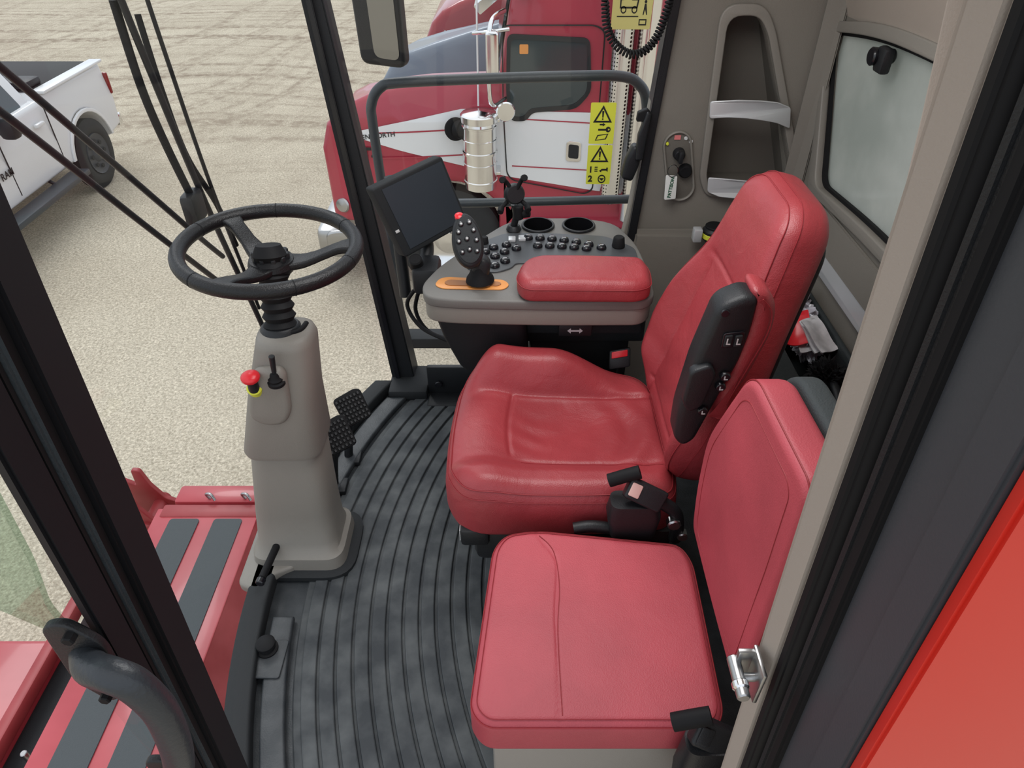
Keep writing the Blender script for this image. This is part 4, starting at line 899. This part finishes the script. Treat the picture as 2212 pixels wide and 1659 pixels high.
# ---------------------------------------------------------------- red semi truck
tk=thing('semi_truck','red and white semi truck with chrome air cleaner','semi truck',(0,7,-2))
Y0=6.0
hp=[(-1.66,-1.28),(-1.25,-1.30)]+[(-.60+.62*math.cos(t),-1.50+.62*math.sin(t)) for t in [math.pi*(1-i/14)*1.0 for i in range(1,14)]]+[(.02,-1.30),(.0,.02),(-.40,.0),(-.80,-.04),(-1.17,-.12),(-1.45,-.24),(-1.60,-.38),(-1.67,-.60)]
def hoodF(a,b,c):
    k=.10*max(0,(b+.35))/.35; fr=.22*max(0,(-.9-a))/.8
    u=min(1,(c+1)/2*1.3)
    zz=b-.30*u*max(0,(b+.6))/.6
    return (a,Y0+.75+c*.75*(1-k-fr*.35),zz)
plate('hood',[hp],2.0,hoodF,'truckred',tk,bev=.07,cuts=(.12,.12,.25),ang=60)
cp=[(-.12,-1.35),(2.6,-1.35),(2.6,1.3),(.2,1.3),(.02,.75),(-.10,.05)]
cabF=lambda a,b,c:(a,Y0+1.0+c*(1-.06*max(0,b)),b)
plate('cab',[cp],2.0,cabF,'truckred',tk,bev=.04,cuts=(.5,.15))
def onside(off): 
    def F(a,b,c):
        if a<0: y=hoodF(a,b,-1.0)[1]; 
        else: y=Y0+.06*max(0,b)
        if -.12<a<0: y=min(y,Y0+.06*max(0,b))
        return (a,y-off+c,b)
    return F
top=[(-1.42,-.455),(-1.0,-.36),(-.43,-.245),(-.02,-.25),(.72,-.27),(1.02,-.29)];bot=[(1.02,-.99),(.72,-.95),(-.05,-.82),(-.45,-.72),(-1.0,-.585),(-1.30,-.50)]
CT_=(.06,.06)
plate('white_stripe',[top+bot],.006,onside(.008),'white',tk,cuts=CT_)
for z0,z1 in ((-.40,-.33),(-.62,-.74)):
    plate('pinstripe',[[(-1.2,z0-.04),(-.43,z0),(-.43,z0-.012),(-1.2,z0-.052)]],.002,onside(.014),'truckred',tk,cuts=CT_)
    plate('pinstripe',[[(0,z1+.02),(.70,z1-.02),(.70,z1-.03),(0,z1+.01)]],.002,onside(.014),'truckred',tk)
dr=[(-.08,.40),(.66,.40),(.74,.36),(.73,-.95),(.66,-.99),(.0,-.86),(-.05,-.80),(-.08,-.2)]
dri=[(a*.975+.008,b*.985-.004) for a,b in dr]
plate('door_gap',[rnd(dr,.06),rnd(dri,.06)],.003,onside(.014),'print',tk)
wn=rnd([(-.01,.30),(.60,.27),(.62,-.10),(.52,-.20),(.15,-.23),(.10,-.30),(.0,-.30),(-.02,-.1)],.05)
wno=rnd([(-.04,.335),(.62,.305),(.655,-.10),(.54,-.235),(.17,-.265),(.12,-.335),(-.02,-.335),(-.05,-.1)],.06)
plate('window_seal',[wno,wn],.02,onside(.012),'black',tk);plate('door_window',[wn],.008,onside(.012),'darkglass',tk,cuts=(0,.1))
plate('window_sticker',[rnd([(.06,.26),(.13,.26),(.13,.19),(.06,.19)],.01)],.002,onside(.020),'orange',tk)
plate('door_handle_frame',[rnd([(.47,-.50),(.60,-.51),(.60,-.69),(.47,-.68)],.03)],.012,onside(.016),'chrome',tk,bev=.003);plate('door_handle',[rnd([(.49,-.53),(.58,-.54),(.58,-.66),(.49,-.65)],.02)],.016,onside(.018),'black',tk,bev=.003)
lathe('air_cleaner',[(.10,-.32),(.135,-.315),(.138,-.26),(.145,-.255),(.145,-.245),(.138,-.24),(.138,-.10),(.145,-.095),(.138,-.09),(.138,-.02),(.148,-.015),(.148,.005),(.138,.01),(.138,.10),(.145,.105),(.138,.11),(.138,.20),(.146,.205),(.146,.215),(.138,.22),(.135,.24),(.155,.25),(.155,.30),(.14,.315),(.01,.335)],(-.27,5.80,-.52),(0,0,1),'chrome',tk,n=48)
lathe('intake_elbow',[(.08,0),(.08,.05),(.07,.06),(.07,.12),(.08,.13),(.08,.16)],(-.46,5.93,-.38),(.75,-.5,0),'rubber',tk)
lathe('intake_mouth',[(.085,0),(.095,.01),(.095,.03),(.07,.04),(.02,.03)],(-.48,5.93,-.38),(.3,-1,0.1),'rubber',tk)
for z in (-.75,-.30): box('strap',(-.40,5.84,z),(-.1,6.0,z+.03),'chrome',tk,bev=.005)
cyl('exhaust_stack',(.86,5.86,-1.0),(.86,5.86,1.6),.085,.085,'perf',tk,n=32);cyl('stack_pipe',(1.06,5.9,-1.2),(1.06,5.9,1.6),.09,.09,'chrome',tk)
box('step_tank',(.05,5.72,-1.72),(1.3,6.25,-1.34),'tread',tk,bev=.04);box('step',(.10,5.66,-1.36),(1.2,5.80,-1.31),'tread',tk,bev=.01)
tube('mirror_bracket',[(-.06,6.0,.50),(-.16,5.72,.46),(-.18,5.70,.1),(-.16,5.72,-.12),(-.06,6.0,-.15)],.018,'chrome',tk,n=10)
tube('mirror_bracket',[(-.30,5.9,.36),(-.20,5.75,.40),(-.02,5.75,.42)],.014,'chrome',tk,n=10)
plate('mirror',[rnd([(-.20,.42),(-.10,.42),(-.10,.06),(-.20,.06)],.03)],.06,lambda a,b,c:(a,5.70+c,b),'chrome',tk,bev=.015)
lathe('round_mirror',[(.07,0),(.08,.01),(.07,.03),(.01,.05)],(-.05,5.78,-.20),(-.2,1,0),'chrome',tk,n=24)
tube('antenna',[(-.28,5.95,-.2),(-.27,5.95,.6),(-.26,5.95,1.5)],.008,'white',tk,n=6)
plate('windshield',[rnd([(6.15,.10),(7.85,.10),(7.8,.75),(6.2,.75)],.1)],.02,lambda a,b,c:(-.13+.20*(b-.05)+c,a,b),'darkglass',tk)
cyl('marker_lamp',(.10,6.0,.62),(.05,5.95,.68),.06,.04,'orange',tk)
plate('sun_visor',[rnd([(-.30,.52),(.12,.80),(.14,.76),(-.25,.46)],.01)],1.9,lambda a,b,c:(a,Y0+1+c,b),'chrome',tk)
w_=lathe('wheel',[(.30,-.15),(.46,-.15),(.51,-.10),(.515,0),(.51,.06),(.46,.1),(.32,.1),(.30,.04),(.001,.03)],(-.60,6.14,-1.49),(0,-1,0),'tire',tk,n=44)
lathe('wheel_hub',[(.30,.05),(.28,.09),(.20,.06),(.15,.05),(.10,.12),(.001,.13)],(-.60,6.14,-1.49),(0,-1,0),'chrome',w_,n=30)
box('bumper',(-1.90,6.15,-1.72),(-1.66,7.4,-1.42),'steel',tk,bev=.06)
plate('bumper_wing',[rnd([(-1.80,-1.70),(-1.35,-1.72),(-1.35,-1.46),(-1.68,-1.42),(-1.80,-1.45)],.06)],.06,lambda a,b,c:(a,6.16+c,b),'steel',tk,bev=.02)
lathe('headlamp',[(.06,0),(.07,.015),(.06,.03),(.01,.04)],(-1.56,6.06,-1.12),(-.4,-1,.1),'steel',tk)
F=lambda a,b,c:(lambda p:(p[0],p[1]-.016,b-.470+.13*a))(hoodF(-1.17+a,-.47,-1.0));text('hood_lettering','KENWORTH',.058,F,'print',tk,bold=.001)
F=lambda a,b,c:(lambda p:(p[0],p[1]-.016,b-.64))(hoodF(-1.24+a,-.60,-1.0));text('model_number','T4',.17,F,'print',tk,bold=.006)
t2=thing('semi_truck','dark grey semi truck hood seen behind the red truck','semi truck',(0,10,-2))
hp2=[(-1.62,-1.6),(1.2,-1.6),(1.2,.0),(.1,-.10),(-.40,-.22),(-.9,-.36),(-1.25,-.48),(-1.45,-.60),(-1.58,-.80)]
F2=lambda y0:(lambda a,b,c:(a,y0+.9+c*.9*(1-.2*max(0,(b+.9))/.6-.2*max(0,(-.9-a))),b-.25*min(1,(c+1)/2*1.2)*max(0,b+1.1)/1.1))
plate('hood',[hp2],2.0,F2(8.7),'truckgrey',t2,bev=.10,cuts=(.15,.15,.3),ang=60)
cp2=[(.2,-1.5),(2.6,-1.5),(2.6,1.6),(.5,1.6),(.15,.0)]
plate('cab',[cp2],1.9,lambda a,b,c:(a,9.7+c,b),'truckgrey',t2,bev=.05)
plate('windshield',[rnd([(8.9,.02),(10.5,.02),(10.45,.8),(8.95,.8)],.1)],.02,lambda a,b,c:(.12+.22*b+c,a,b),'darkglass',t2)
box('grille',(-1.68,9.1,-1.5),(-1.58,10.1,-.95),'chrome',t2,bev=.03);lathe('headlamp',[(.1,0),(.13,.02),(.1,.06),(.01,.07)],(-1.50,8.90,-.95),(-.6,-1,.2),'chrome',t2)
t3=thing('semi_truck','deep red semi truck hood with maker lettering','semi truck',(0,12.5,-2))
hp3=[(-1.35,-1.8),(1.6,-1.8),(1.6,.05),(.3,-.05),(-.3,-.25),(-.8,-.42),(-1.05,-.54),(-1.22,-.70),(-1.33,-.95)]
plate('hood',[hp3],2.0,lambda a,b,c:(a,12.5+c*(1-.12*max(0,(b+1.1))/.6),b),'truckred2',t3,bev=.1,cuts=(.2,.2),ang=60)
plate('cab',[[(.5,-1.5),(2.8,-1.5),(2.8,1.8),(.9,1.8),(.5,.2)]],1.9,lambda a,b,c:(a,12.5+c,b),'truckred2',t3,bev=.05)
F=Fr((-.70,11.40,-.80),Vector((1,0,.0)),Vector((0,.1,1)),Vector((0,-1,0)));text('hood_lettering','KENWORTH',.11,F,'lightprint',t3,bold=.004)
